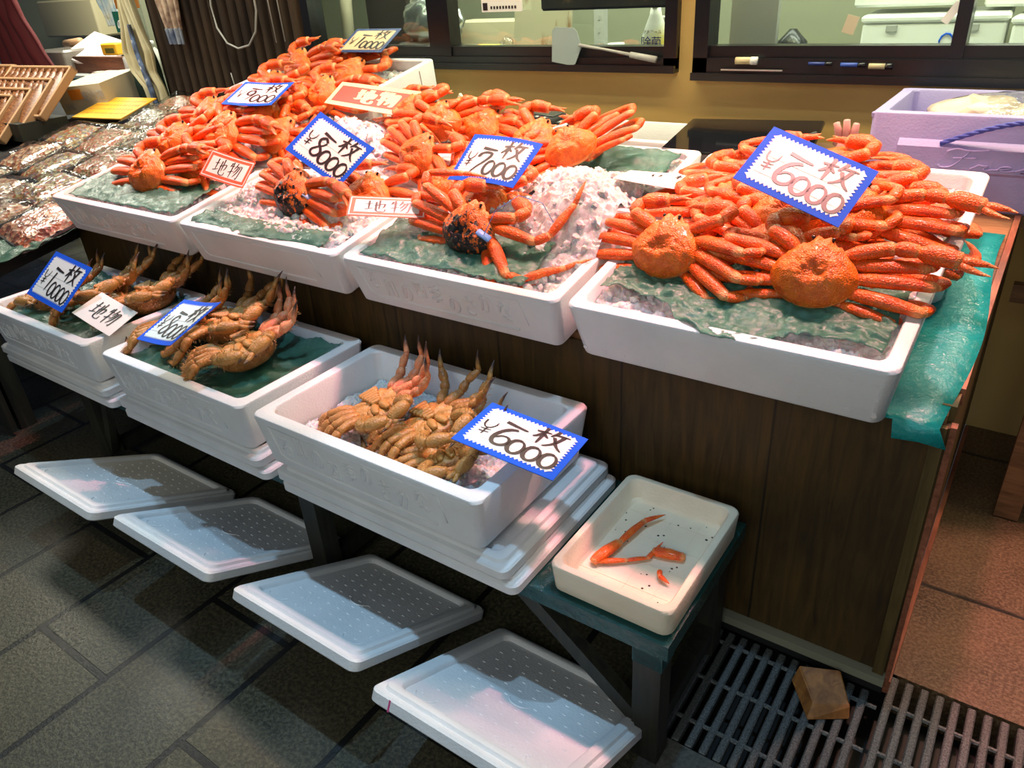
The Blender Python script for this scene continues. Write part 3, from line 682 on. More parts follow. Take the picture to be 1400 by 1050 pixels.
def sgprof(r0, rm, r1):
    return [(-.03, r0*.45), (.0, r0*.85), (.07, r0), (.25, rm), (.55, rm*1.02), (.85, r1*1.03), (.96, r1), (1.02, r1*.7), (1.04, r1*.3)]
def tipprof(r0): return [(-.03, r0*.5), (.04, r0), (.35, r0*.85), (.7, r0*.5), (.93, r0*.2), (1.0, r0*.05)]
def heading(s, az, el): return Vector((s*math.cos(R(az))*math.cos(R(el)), math.sin(R(az))*math.cos(R(el)), math.sin(R(el))))
def snow_tint(t, sa):
    k = 0.0
    if t > .93 or t < .03: k = .75
    if sa < -.55: k = max(k, .55)
    return k
def snow_leg(s, base, az, el, lens, r=.0135):
    mb = MB(); p = Vector(base); rs = [(r*.85, r*1.08, r*.86), (r*.72, r*.85, r*.75), (r*.66, r*.78, r*.55), None]
    seg_rings(mb, p - heading(s, az[0], el[0])*.016, p + heading(s, az[0], el[0])*.006, sgprof(r*.8, r*.9, r*.8), (0,0,1), 9, .9, 0, snow_tint)
    for k in range(4):
        q = p + heading(s, az[k], el[k])*lens[k]
        if k < 3: seg_rings(mb, p, q, sgprof(*rs[k]), (0,0,1), 11, .74, .02, snow_tint, .05)
        else: seg_rings(mb, p, q, tipprof(r*.5), (0,0,1), 8, .7, .03, lambda t, a: .2 if t < .7 else .7)
        p = q
    return mb
def snow_claw(s, base, az, el, lens, r=.0162, opening=16):
    mb = MB(); p = Vector(base); rs = [(r*.7, r*.9, r*.85), (r*.75, r*.9, r*.8), (r*.78, r*1.15, r*1.0)]
    for k in range(3):
        q = p + heading(s, az[k], el[k])*lens[k]
        seg_rings(mb, p, q, sgprof(*rs[k]), (0,0,1), 11, .85, .02, snow_tint, .06); p = q
    a, e = az[2], el[2]
    tip = p + heading(s, a+opening*.35, e)*lens[3]
    seg_rings(mb, p - heading(s, a, e)*.006, tip, tipprof(r*.62), (0,0,1), 9, .8, .06, lambda t, z: .1 if t < .75 else .9)
    fb = MB(); o = heading(s, a-90, 0)*r*.35
    tip2 = p + o*1.6 + heading(s, a-opening*.8, e)*lens[3]*.95
    seg_rings(fb, p + o - heading(s, a, e)*.004, tip2, tipprof(r*.5), (0,0,1), 9, .8, -.06, lambda t, z: .25 if t < .75 else .9)
    return mb, fb
def carapace(seed=0):
    mb = MB(); nu, nv = 64, 40; rows = []
    for j in range(nv+1):
        ph = -PI/2 + PI*j/nv; row = []
        for i in range(nu):
            th = 2*PI*i/nu; c, s = math.cos(th), math.sin(th)
            rx = .073*(1 - .30*max(0, s)**1.3 - .02*max(0, -s)); ry = .064 if s > 0 else .057
            k = abs(math.cos(ph))**.62 if ph < 0 else 1-(ph/(PI/2))**1.6
            # rostrum and orbital notches at the front
            fr = max(0, s)**10
            x = rx*c*k; y = ry*s*k + .006*fr*k
            if s > .8: y += .004*math.cos(th*14)*k
            z = math.sin(ph)
            z = (.031*(1-k**2.8)**.75 if ph > 0 else -.020*(-z)**.8)
            rho = math.hypot(x/.069, y/.064)
            if z > 0:
                z += .007*math.exp(-((abs(x)-.030)**2+(y+.012)**2)/.00035) + .006*math.exp(-(x*x+(y-.018)**2)/.00022)
                z -= .0045*math.exp(-(x*x+(y-.004)**2)/.00022) + .003*math.exp(-((abs(x)-.016)**2+(y+.004)**2)/.00007)
                z += .0055*math.exp(-(x*x+(y+.026)**2)/.0002)
                p = Vector((x*1.0, y, seed))
                z += .0030*noise.noise(p*260) + .0032*noise.noise(p*95) + .0022*max(0, noise.noise(p*420))
            tv = 0.0
            if ph < -.05: tv = .8
            elif ph < .12: tv = .55
            row.append(mb.vert((x, y, z), tv))
        rows.append(row)
    for a, b in zip(rows, rows[1:]): mb.bridge(a, b)
    return mb
def snow_crab(name, label, pose, spotted=False, seed=0, mw=None, group='orange snow crabs', tilt=32):
    e = empty(name, label, 'crab', group=group, mw=mw); TR = Matrix.Rotation(R(tilt), 3, 'X')
    def tl(mb):
        mb.v = [tuple(TR @ Vector(q)) for q in mb.v]; return mb
    kid(e, tl(carapace(seed)).build('carapace', M['shell_spot' if spotted else 'shell_top'], e))
    mb = MB()
    for j, (y, w_, h_) in enumerate(((-.030,.034,.012),(-.018,.038,.012),(-.005,.036,.012),(.008,.030,.011),(.020,.022,.010))):
        mb.rbox((0, y, -.021), (w_, .0135, h_), .004)
    mb.tint = .8; mb.t = [.85]*len(mb.v); kid(e, tl(mb).build('abdomen_flap', M['shell'], e))
    for s in (-1, 1):
        mb = MB(); mb.tube([(s*.013,.054,.006),(s*.016,.063,.008)], .0030, 7); mb.lathe([(.001,-.003),(.0034,-.0015),(.0036,.001),(.002,.003)], 9, (s*.0165,.064,.009))
        kid(e, tl(mb).build('eye', M['eye'], e))
    for s, P in ((-1, pose['L']), (1, pose['R'])):
        for i, (az, el, ln) in enumerate(P['legs']):
            base = TR @ Vector((s*(.052 - (.004 if i in (0, 3) else 0)), .030 - .023*i, -.009))
            kid(e, snow_leg(s, base, az, el, ln, .0136 - (.003 if i == 3 else 0)).build('leg', M['shell'], e))
        az, el, ln = P['claw']; mb, fb = snow_claw(s, TR @ Vector((s*.040, .043, -.004)), az, el, ln)
        c = kid(e, mb.build('claw', M['shell'], e)); kid(c, fb.build('pincer_finger', M['shell'], c))
    return e
LN = [(.120,.034,.085,.06),(.132,.034,.09,.06),(.125,.032,.082,.055),(.088,.024,.055,.04)]
def legs_stacked(rr, fan=(7,1,-6,-12), fold=(75,166,176), el0=(3,0,-3,-6)):
    return [((fan[i]+rr.uniform(-3,3), fan[i]+fold[0]+rr.uniform(-8,8), fan[i]+fold[1]+rr.uniform(-5,5), fan[i]+fold[2]), (el0[i]+rr.uniform(-2,2), el0[i]-14, -14+rr.uniform(-3,3), -8), LN[i]) for i in range(4)]
def claw_folded(rr): return ((26+rr.uniform(-6,6), 80, 164+rr.uniform(-10,10)), (14, 4, -4), (.062,.034,.058,.046))
def claw_out(rr): return ((20+rr.uniform(-6,6), -2, -10), (10, 2, 0), (.075,.036,.064,.052))
def pose_a(seed):   # legs stacked straight out, tucked under
    rr = random.Random(seed); return {'L': {'legs': legs_stacked(rr), 'claw': claw_folded(rr)}, 'R': {'legs': legs_stacked(rr), 'claw': claw_out(rr)}}
def pose_b(seed):   # right legs bent in a V
    rr = random.Random(seed); return {'L': {'legs': legs_stacked(rr), 'claw': claw_folded(rr)},
                                      'R': {'legs': legs_stacked(rr, (-16,-24,-30,-34), (62,128,142), (0,-4,-7,-10)), 'claw': claw_folded(rr)}}
def pose_c(seed):   # compact pile
    rr = random.Random(seed)
    def lg(): return [((22-15*i+rr.uniform(-7,7), 80-14*i+rr.uniform(-15,15), 150-9*i+rr.uniform(-15,15), 165-10*i), (rr.uniform(-4,9), rr.uniform(-10,8), rr.uniform(-16,0), -14), LN[i]) for i in range(4)]
    return {'L': {'legs': lg(), 'claw': claw_folded(rr)}, 'R': {'legs': lg(), 'claw': claw_folded(rr)}}
def pose_d(seed):   # legs stretched to the right
    rr = random.Random(seed)
    def lg(b): return [((b-6*i+rr.uniform(-3,3), b-10-6*i, b-16-6*i+rr.uniform(-5,5), b-22-6*i), (3-3*i, -2, -5, -8), LN[i]) for i in range(4)]
    q = lg(4); q[0] = legs_stacked(rr)[0]; q[2] = legs_stacked(rr)[2]
    return {'L': {'legs': legs_stacked(rr), 'claw': claw_folded(rr)}, 'R': {'legs': q, 'claw': claw_folded(rr)}}
def pose_s(seed):   # thin bent legs of the black-speckled crab
    rr = random.Random(seed)
    L = [((8,60,150,160),(12,20,-2,-5),LN[0]), ((2,60,165,172),(2,0,-8,-6),LN[1]), ((-4,70,168,176),(-4,-6,-8,-6),LN[2]), ((-10,70,165,172),(-8,-8,-8,-6),LN[3])]
    Rr = [((0,50,84,95),(2,12,22,30),LN[0]), ((-34,20,48,56),(-4,-2,4,4),LN[1]), ((-44,10,46,54),(-8,-4,4,4),LN[2]), ((-10,60,160,170),(-6,-8,-8,-6),LN[3])]
    return {'L': {'legs': L, 'claw': ((28,86,150),(6,0,-6),(.06,.034,.055,.046))}, 'R': {'legs': Rr, 'claw': ((24,80,155),(4,0,-6),(.06,.034,.055,.046))}}

SC = 1.10
# ---- originals, each placed where the photograph shows it
cA = snow_crab('snow_crab', 'orange snow crab with V-bent legs, left front of the right-hand box', pose_b(2), seed=1, mw=rimM(-.632,.205,.040, -6, 4, -5, SC), tilt=42)
cB = snow_crab('snow_crab', 'orange snow crab with stacked legs, right front of the right-hand box', pose_a(5), seed=2, mw=rimM(-.322,.190,.042, 2, 4, 2, SC), tilt=38)
cC = snow_crab('snow_crab', 'orange snow crab in the middle of the right-hand box, behind the front pair', pose_c(9), seed=3, mw=rimM(-.44,.385,.055, 10, 4, -5, SC), tilt=28)
cG = snow_crab('snow_crab', 'orange snow crab under the right corner of the large 6000 yen sign', pose_a(14), seed=4, mw=rimM(-.325,.435,.045, -2, 2, 3, SC), tilt=32)
cF = snow_crab('snow_crab', 'orange snow crab with legs reaching right toward the calculator', pose_d(4), seed=7, mw=rimM(-1.47,.70,.060, -24, 0, 8, SC), tilt=30)
cI = snow_crab('snow_crab', 'black-speckled orange snow crab with a blue tag, below the 7000 yen sign', pose_s(3), True, 5, rimM(-1.118,.150,.040, -8, 6, 8, SC), tilt=48)
cL = snow_crab('snow_crab', 'black-speckled orange snow crab below the 8000 yen sign', pose_a(8), True, 6, rimM(-1.79,.185,.045, -14, 6, 6, SC), tilt=44)
q = MB(); q.rbox((0,0,0), (.034,.018,.004), .004); tagm = mat('blue_tag', (.12,.32,.75), .4)
o = kid(cI, q.build('blue_tag', tagm, cI)); o.location = (.060, -.012, .022); o.rotation_euler = (0, R(28), R(10))
q = MB(); pts = [(.060,-.012,.022),(.075,.02,.07),(.11,.06,.095),(.15,.085,.075),(.17,.09,.03)]
q.tube([Vector(p) for p in pts], .0009, 5); kid(cI, q.build('tag_cord', tagm, cI))
q = MB(); q.rbox((0,0,0), (.030,.016,.004), .004); o = kid(cL, q.build('pale_blue_tag', mat('pale_blue_tag', (.35,.5,.8), .4), cL)); o.location = (.066, .012, .012); o.rotation_euler = (0, R(35), R(20))
PL = [
 # u, v, w, yaw, pitch, roll, source, label
 (-.432,.290,.030,-8,30,4,'C','orange snow crab with claws raised, between the two front crabs of the right-hand box'),
 (-.585,.430,.035,24,18,-8,'C','orange snow crab at the left edge of the right-hand box, beside the white slip'),
 (-.455,.600,.045,4,34,0,'C','orange snow crab behind the large 6000 yen sign'),
 (-.345,.560,.018,-4,24,2,'A','orange snow crab at the back right, in front of the lilac box'),
 (-.560,.600,.030,40,16,-4,'C','orange snow crab under the left edge of the large 6000 yen sign'),
 (-.300,.500,.000,-6,22,3,'A','orange snow crab lowest at the right rim of the back right box'),
 (-1.105,.62,.070,60,22,-12,'C','curled orange snow crab on the ice at the back of the 7000 yen box'),
 (-1.255,.66,.055,-20,26,8,'A','orange snow crab directly behind the 7000 yen sign'),
 (-1.215,.34,.010,8,30,0,'A','orange snow crab half buried below the 7000 yen sign'),
 (-1.375,.40,.020,-50,24,6,'C','orange snow crab between the 8000 and 7000 yen signs'),
 (-1.54,.47,.075,-30,30,12,'A','orange snow crab right of the 8000 yen sign'),
 (-1.60,.66,.100,20,34,0,'B','orange snow crab in front of the red sign, right half'),
 (-1.76,.70,.110,-12,36,-6,'C','orange snow crab in front of the red sign, left half'),
 (-1.60,.29,.010,14,22,4,'A','orange snow crab behind the small sign of the 8000 yen box'),
 (-2.545,.190,.048,10,34,-4,'B','orange snow crab stack, front crab of the leftmost box'),
 (-2.44,.29,.045,-16,30,8,'A','orange snow crab right behind the front crab of the leftmost box'),
 (-2.60,.36,.085,20,36,-8,'C','orange snow crab on the ice in the middle of the leftmost box'),
 (-2.42,.44,.100,-10,38,4,'B','orange snow crab on top of the ice of the leftmost box'),
 (-2.62,.54,.110,12,34,-4,'A','orange snow crab left below the 9000 yen sign'),
 (-2.40,.63,.120,-24,38,6,'C','orange snow crab just below the 9000 yen sign'),
 (-2.23,.52,.070,-40,26,10,'F','orange snow crab with long legs between the 9000 and 8000 yen signs'),
 (-2.22,.76,.130,-6,40,0,'B','orange snow crab right of the 9000 yen sign'),
 (-2.55,.80,.120,-4,40,0,'A','orange snow crab behind the 9000 yen sign'),
 (-2.60,1.00,.150,-8,52,-6,'B','large orange snow crab at the left of the tall back box'),
 (-2.31,.99,.130,-30,24,10,'F','orange snow crab with stretched legs at the right of the tall back box'),
 (-2.44,1.08,.150,16,30,0,'C','orange snow crab under the dim sign on the tall back box'),
]
SRC = {'A': cA, 'B': cB, 'C': cC, 'F': cF}
for u, v, w_, ya, pi, ro, s, lab in PL:
    copy_tree(SRC[s], rimM(u, v, w_*.82, ya*.7, (pi-26)*.5, ro, SC*rnd.uniform(.94, 1.04)*(1.12 if u < -2.15 else 1)), lab)

# ---- hairy crabs, belly up
def bristle_mb():
    return MB()
def add_bristles(mb, p0, p1, r, rr, n, L=.0055):
    p0, p1 = Vector(p0), Vector(p1); d = (p1-p0).normalized()
    for _ in range(n):
        t = rr.random(); a = rr.uniform(0, 2*PI); b = d.cross(Vector((.3,.2,1))).normalized(); nn = b.cross(d)
        o = (math.cos(a)*b + math.sin(a)*nn); c = p0 + (p1-p0)*t + o*r*.85
        tip = c + o*L*rr.uniform(.6,1.3) + d*L*.5; w_ = d*.0005; w2 = d.cross(o)*.0005
        i = [mb.vert(c+w_), mb.vert(c-w_*.5+w2), mb.vert(c-w_*.5-w2), mb.vert(tip)]
        mb.face(i[0], i[1], i[3]); mb.face(i[1], i[2], i[3]); mb.face(i[2], i[0], i[3])
def hairy_crab(name, label, seed, mw, up_side=1, group='hairy crabs on the bench'):
    rr = random.Random(seed); e = empty(name, label, 'crab', group=group, mw=mw); br = MB()
    mb = MB(); nu, nv = 36, 18; rows = []
    for j in range(nv+1):
        ph = -PI/2 + PI*j/nv; row = []
        for i in range(nu):
            th = 2*PI*i/nu; k = abs(math.cos(ph))**.6
            x = .058*math.cos(th)*k; y = .060*math.sin(th)*k; z = math.sin(ph); z = .016*z**.7 if z > 0 else -.036*(-z)**.9
            if z > 0:
                rad = math.hypot(x, y)
                z += .004*math.cos(math.atan2(y, x)*9)*min(1, rad/.03)*(1 if rad < .054 else .3) - .006*math.exp(-x*x/.00005)*(y < .02)
                z += .002*noise.noise(Vector((x, y, seed))*90)
            row.append(mb.vert((x, y, z), .5 if z > 0 and k < .92 else .0))
        rows.append(row)
    for a, b in zip(rows, rows[1:]): mb.bridge(a, b)
    mb.build('body', M['hairy'], e)
    for _ in range(260):
        th = rr.uniform(0, 2*PI); c = Vector((.058*math.cos(th), .060*math.sin(th), rr.uniform(-.018,.008)))
        o_ = Vector((math.cos(th), math.sin(th), rr.uniform(-.5,.6))).normalized(); add_bristles(br, c, c+Vector((.001,.001,.001)), .0, rr, 1, .007)
    mb = MB()
    for j in range(6):
        y = -.048 + .0115*j; ww = .040 - .0042*j; mb.rbox((0, y, .0185), (ww, .0105, .008), .003)
    mb.t = [.5]*len(mb.v); mb.build('abdomen_flap', M['hairy'], e)
    mb = MB()
    for s in (-1, 1):
        seg_rings(mb, (s*.008,.020,.018), (s*.012,.052,.016), sgprof(.007,.009,.006), (0,0,1), 8, .6, 0, lambda t, a: .45)
        seg_rings(mb, (s*.019,.022,.016), (s*.022,.050,.012), sgprof(.004,.006,.004), (0,0,1), 8, .6, 0, lambda t, a: .3)
    mb.build('mouthparts', M['hairy'], e)
    for s in (-1, 1):
        mb = MB(); mb.lathe([(.001,-.003),(.004,0),(.001,.003)], 8, (s*.026,.056,.004)); mb.build('eye', M['eye'], e)
        for i in range(4):
            up = (s == up_side)
            base = Vector((s*.040, .026-.019*i, .010))
            if up:   # limbs poking up with dark tips, reddish
                az = (62-38*i+rr.uniform(-8,8), 50-34*i, 40-26*i+rr.uniform(-30,30), 20-14*i+rr.uniform(-35,35)); el = (4+rr.uniform(-5,10), 14+rr.uniform(-6,12), 38+rr.uniform(-25,12), 62+rr.uniform(-25,12))
                ln = (.044,.022,.032,.042)
            else:    # limbs folded back over the belly, side by side
                az = (24-17*i+rr.uniform(-5,5), 10-15*i, -55-12*i+rr.uniform(-10,10), -80-14*i); el = (10, -32, -30+rr.uniform(-10,10), 8+rr.uniform(-20,25)); ln = (.052,.028,.044,.046)
            p = base; mb = MB(); rads = [(.0085,.0115,.009), (.0085,.010,.008), (.0075,.0095,.0065)]
            tf = lambda t, a: (.30 if a > .3 else .08)
            for k in range(4):
                q_ = p + heading(s, az[k], el[k])*ln[k]
                if k < 3: seg_rings(mb, p, q_, sgprof(*rads[k]), (0,0,1), 10, .85, .03, tf if not up else (lambda t, a: .1), .10); add_bristles(br, p, q_, rads[k][1], rr, 46 if not up else 14)
                else: seg_rings(mb, p, q_, tipprof(.0062), (0,0,1), 8, .8, .06, lambda t, a: .15 if t < .2 else (1.0 if t > .4 else .7), .05)
                p = q_
            mb.build('leg', M['hairy_red' if up and seed in (25, 26) else 'hairy'], e)
        base = Vector((s*.030,.044,.012)); az = (60+rr.uniform(-10,10), 100, 165+rr.uniform(-15,15)); el = (18, 5, -10); ln = (.040,.026,.042,.030); p = base; mb = MB()
        for k in range(3):
            q_ = p + heading(s, az[k], el[k])*ln[k]; rad = ((.009,.011,.010),(.010,.012,.010),(.011,.0145,.011))[k]
            seg_rings(mb, p, q_, sgprof(*rad), (0,0,1), 10, .85, .02, lambda t, a: .35, .1); add_bristles(br, p, q_, rad[1], rr, 46); p = q_
        seg_rings(mb, p, p+heading(s, az[2]+8, el[2])*ln[3], tipprof(.008), (0,0,1), 8, .8, .08, lambda t, a: .2 if t < .7 else .95)
        c = mb.build('claw', M['hairy'], e); fb = MB(); off = heading(s, az[2]-90, 0)*.006
        seg_rings(fb, p+off, p+off*1.5+heading(s, az[2]-16, el[2])*ln[3], tipprof(.0065), (0,0,1), 8, .8, -.08, lambda t, a: .2 if t < .7 else .95); fb.build('pincer_finger', M['hairy'], c)
    o = br.build('bristles', M['bristle'], e, False); o['kind'] = 'stuff'
    return e
HC = [
 (-2.68,1.03,.565,-140,6,12,-1,1.25,'hairy crab leftmost in the left bench box, left of the 10000 yen sign'),
 (-2.46,1.09,.590,-118,10,12,-1,1.40,'hairy crab behind the 10000 yen sign in the left bench box'),
 (-2.28,1.14,.600,-112,8,10,-1,1.40,'hairy crab with raised grey leg tips at the back of the left bench box'),
 (-2.00,1.07,.585,-124,10,12,-1,1.35,'hairy crab half behind the white slip in the middle bench box'),
 (-1.86,1.13,.595,-108,8,10,-1,1.40,'hairy crab behind the lower 8000 yen sign in the middle bench box'),
 (-1.68,1.05,.590,-122,8,12,-1,1.40,'hairy crab with pink raised legs, right end of the middle bench box'),
 (-1.19,1.05,.545,-120,8,16,-1,1.25,'hairy crab leftmost in the right bench box'),
 (-1.03,1.06,.548,-114,8,14,-1,1.22,'hairy crab in the middle of the right bench box'),
 (-.945,1.00,.532,-132,4,10,-1,1.10,'hairy crab under the lower 6000 yen sign in the right bench box'),
]
for k, (x, y, z, ya, pi, ro, us, s, lab) in enumerate(HC):
    hairy_crab('hairy_crab', lab, 20+k, worldM(x, y, z, ya, pi, ro, s), us)

# ---- loose limbs in the tray
def limb(name, label, pts, rads, loc, m=M['shell'], tip=True):
    mb = MB()
    for k in range(len(pts)-1):
        r = rads[k]
        if tip and k == len(pts)-2: seg_rings(mb, pts[k], pts[k+1], tipprof(r), (0,0,1), 9, .7, .02, snow_tint)
        else: seg_rings(mb, pts[k], pts[k+1], sgprof(r*.85, r, r*.8), (0,0,1), 10, .7, .02, snow_tint)
    o = mb.build(name, m); o.location = loc; return tag(o, label, 'crab leg', 'loose crab legs in the tray')
TZ = .382
limb('loose_crab_limb', 'long broken orange crab leg with pointed tip in the tan tray', [(-.576,1.000,0),(-.555,1.075,.004),(-.540,1.16,.006),(-.512,1.205,.003)], [.013,.008,.007], (0,0,TZ+.008))
limb('loose_crab_limb', 'thin pale orange crab leg lying across the tan tray', [(-.565,1.008,0),(-.520,1.040,0),(-.487,1.068,.0),(-.480,1.125,.003)], [.0062,.005,.0055], (0,0,TZ+.006))
limb('loose_crab_limb', 'short flat brownish crab leg piece at the right of the tan tray', [(-.487,1.090,0),(-.425,1.105,0)], [.013], (0,0,TZ+.007), tip=False)
limb('loose_claw_tip', 'small curled claw tip near the front right of the tan tray', [(-.452,1.048,.0),(-.444,1.030,.004),(-.420,1.024,0)], [.0055,.006], (0,0,TZ+.005))

# ================================================================== ICE AND PLASTIC
def heap(name, label, u0, u1, v0, v1, fn, nchunk, seed, toworld, size=(.007,.019), cat='ice', group='crushed ice heaps', chunkfn=None):
    rr = random.Random(seed); mb = MB(); nx, ny = 170, 100; rows = []; nchunk = int(nchunk*.3)
    for j in range(ny+1):
        row = []
        for i in range(nx+1):
            u = u0+(u1-u0)*i/nx; v = v0+(v1-v0)*j/ny; b0 = fn(u, v)
            q = Vector((u, v, b0))
            f1 = noise.voronoi(q*46+Vector((seed,0,0)))[0]; f2 = noise.voronoi(q*95+Vector((0,seed,0)))[0]
            h = b0 + .006*(.6-f1[0]) + .005*(.5-f2[0]) + .010*noise.noise(q*18) + .011*noise.noise(q*42) + .006*abs(noise.noise(q*90)) + .004*noise.noise(q*170)
            row.append(mb.vert(toworld(u, v, h)))
        rows.append(row)
    for j in range(ny):
        for i in range(nx): mb.face(rows[j][i], rows[j][i+1], rows[j+1][i+1], rows[j+1][i])
    for _ in range(nchunk):
        u, v = rr.uniform(u0+.01, u1-.01), rr.uniform(v0+.01, v1-.01); c = Vector((u, v, fn(u, v)+rr.uniform(0,.007)))
        s = rr.uniform(*size)*.72; ax = Euler((rr.uniform(0,6), rr.uniform(0,6), rr.uniform(0,6))).to_matrix()
        k = []
        for z, n_, r_ in ((-.7,5,.7),(.0,6,1.0),(.65,5,.65)):
            k.append([c + ax @ (Vector((math.cos(2*PI*a/6+z)*r_*rr.uniform(.75,1.15), math.sin(2*PI*a/6+z)*r_*rr.uniform(.75,1.15), z*rr.uniform(.7,1.1)))*s) for a in range(6)])
        ids = [mb.ring([toworld(*p) for p in q]) for q in k]
        mb.bridge(ids[0], ids[1]); mb.bridge(ids[1], ids[2]); mb.cap(ids[0], True); mb.cap(ids[2])
    o = mb.build(name, M['ice'], smooth='auto'); return tag(o, label, cat, group, 'stuff')
def gauss(u, v, cu, cv, su, sv): return math.exp(-((u-cu)/su)**2-((v-cv)/sv)**2)
heap('crushed_ice', 'crushed ice bed under the crabs of the right-hand front box', -.735,-.158,.035,.37, lambda u, v: -.035+.015*v/.4, 120, 1, rim)
heap('crushed_ice', 'crushed ice bed in the back right box', -.74,-.14,.45,.77, lambda u, v: -.030+.018*gauss(u,v,-.45,.6,.2,.14), 200, 2, rim)
heap('crushed_ice', 'tall pink-lit mound of crushed ice beside the white slip', -1.405,-.795,.035,.385, lambda u, v: -.032 + .115*gauss(u,v,-.885,.33,.16,.15) + .04*gauss(u,v,-1.1,.34,.25,.1), 620, 3, rim, (.007,.022))
heap('crushed_ice', 'crushed ice behind the 7000 yen sign', -1.41,-.82,.43,.77, lambda u, v: -.025 + .075*gauss(u,v,-.98,.48,.17,.10) + .02*gauss(u,v,-1.2,.55,.2,.1), 420, 4, rim, (.007,.022))
heap('crushed_ice', 'crushed ice in front of the speckled crab below the 8000 yen sign', -2.115,-1.49,.035,.385, lambda u, v: -.014 + .055*gauss(u,v,-1.85,.30,.25,.12) + .018*gauss(u,v,-1.72,.07,.2,.05), 560, 5, rim, (.007,.020))
heap('crushed_ice', 'mound of crushed ice behind the 8000 yen sign', -2.12,-1.50,.43,.77, lambda u, v: -.02 + .12*gauss(u,v,-1.95,.58,.22,.16), 480, 6, rim, (.007,.022))
heap('crushed_ice', 'crushed ice under the front crabs of the leftmost upper box', -2.89,-2.21,.05,.385, lambda u, v: -.03 + .07*gauss(u,v,-2.45,.40,.3,.14), 420, 7, rim, (.007,.020))
heap('crushed_ice', 'crushed ice heap under the 9000 yen sign', -2.86,-2.22,.43,.77, lambda u, v: -.02 + .10*gauss(u,v,-2.45,.6,.3,.2), 420, 8, rim, (.007,.022))
heap('crushed_ice', 'crushed ice bed in the tall back box', -2.80,-2.08,.84,1.16, lambda u, v: .055 + .03*gauss(u,v,-2.5,1.0,.3,.2), 160, 9, rim)
def wld(u, v, h): return Vector((u, v, h))
heap('crushed_ice', 'thin crushed ice in the right bench box', -1.365,-.785,.90,1.23, lambda u, v: .487+.010*gauss(u,v,-.95,.95,.2,.1), 260, 10, wld, (.004,.011))
heap('crushed_ice', 'crushed ice bed in the middle bench box', -2.035,-1.505,.90,1.23, lambda u, v: .505, 120, 11, wld)
heap('crushed_ice', 'crushed ice bed in the left bench box', -2.78,-2.22,.90,1.23, lambda u, v: .510, 120, 12, wld)

def sheet(label, pts_fn, nx, ny, seed, toworld, amp=.006, m=None):
    mb = MB(); rows = []
    for j in range(ny+1):
        row = []
        for i in range(nx+1):
            u, v, w_ = pts_fn(i/nx, j/ny)
            n1 = noise.noise(Vector((u*14, v*22, seed)))*amp*1.3 + abs(noise.noise(Vector((u*30+v*20, v*40-u*10, seed+3))))*amp*1.6 + abs(noise.noise(Vector((u*70-v*30, v*70, seed+5))))*amp*.7
            row.append(mb.vert(toworld(u + amp*noise.noise(Vector((u*20, v*20, seed+7))), v, w_ + n1)))
        rows.append(row)
    for j in range(ny):
        for i in range(nx): mb.face(rows[j][i], rows[j][i+1], rows[j+1][i+1], rows[j+1][i])
    o = mb.build('plastic_sheet', m or M['green']); o.modifiers.new('t', 'SOLIDIFY').thickness = .0012
    return tag(o, label, 'plastic sheet', 'green plastic sheets in the boxes')
def front_edge(u, seed, base, a): return base + a*noise.noise(Vector((u*7, seed, 0))) + a*.5*noise.noise(Vector((u*19, seed, 4)))
sheet('wrinkled green plastic sheet along the front of the right-hand box',
      lambda a, b: (-.728+.565*a, (.062+.045*math.sin(a*8.2+.6)+.018*noise.noise(Vector((a*9,1,0)))-.035*a)*(1-b) + .30*b, -.014+.020*b**.6 + .010*max(0,1-b*9)), 120, 60, 1, rim, .008)
sheet('crumpled dark green plastic sheet below the crab with the blue tag',
      lambda a, b: (-1.40+.50*a, front_edge(a, 2, .040, .01)*(1-b) + .20*b, -.004+.016*b), 60, 24, 2, rim, .009)
sheet('green plastic sheet hanging along the front rim below the 8000 yen box',
      lambda a, b: (-2.105+.575*a, (.018+.010*math.sin(a*9))*(1-b) + .085*b, .004+.004*b-.006*(1-b)**3), 60, 14, 3, rim, .007)
sheet('green plastic sheet in front of the leftmost upper crab stack',
      lambda a, b: (-2.87+.64*a, .045*(1-b) + .26*b, -.006+.010*b), 60, 20, 4, rim, .008)
sheet('green plastic strip at the back of the 7000 yen box', lambda a, b: (-1.30+.46*a, .60+.16*b, -.006+.01*b), 40, 14, 5, rim, .008)
sheet('green plastic sheet lining the middle bench box', lambda a, b: (-2.035+.53*a, .895+.34*b, .523+.022*abs(2*a-1)**3+.020*b**3), 50, 34, 6, wld, .008)
sheet('green plastic sheet lining the left bench box', lambda a, b: (-2.78+.56*a, .895+.34*b, .528+.022*abs(2*a-1)**3+.022*b**3), 50, 34, 7, wld, .008)

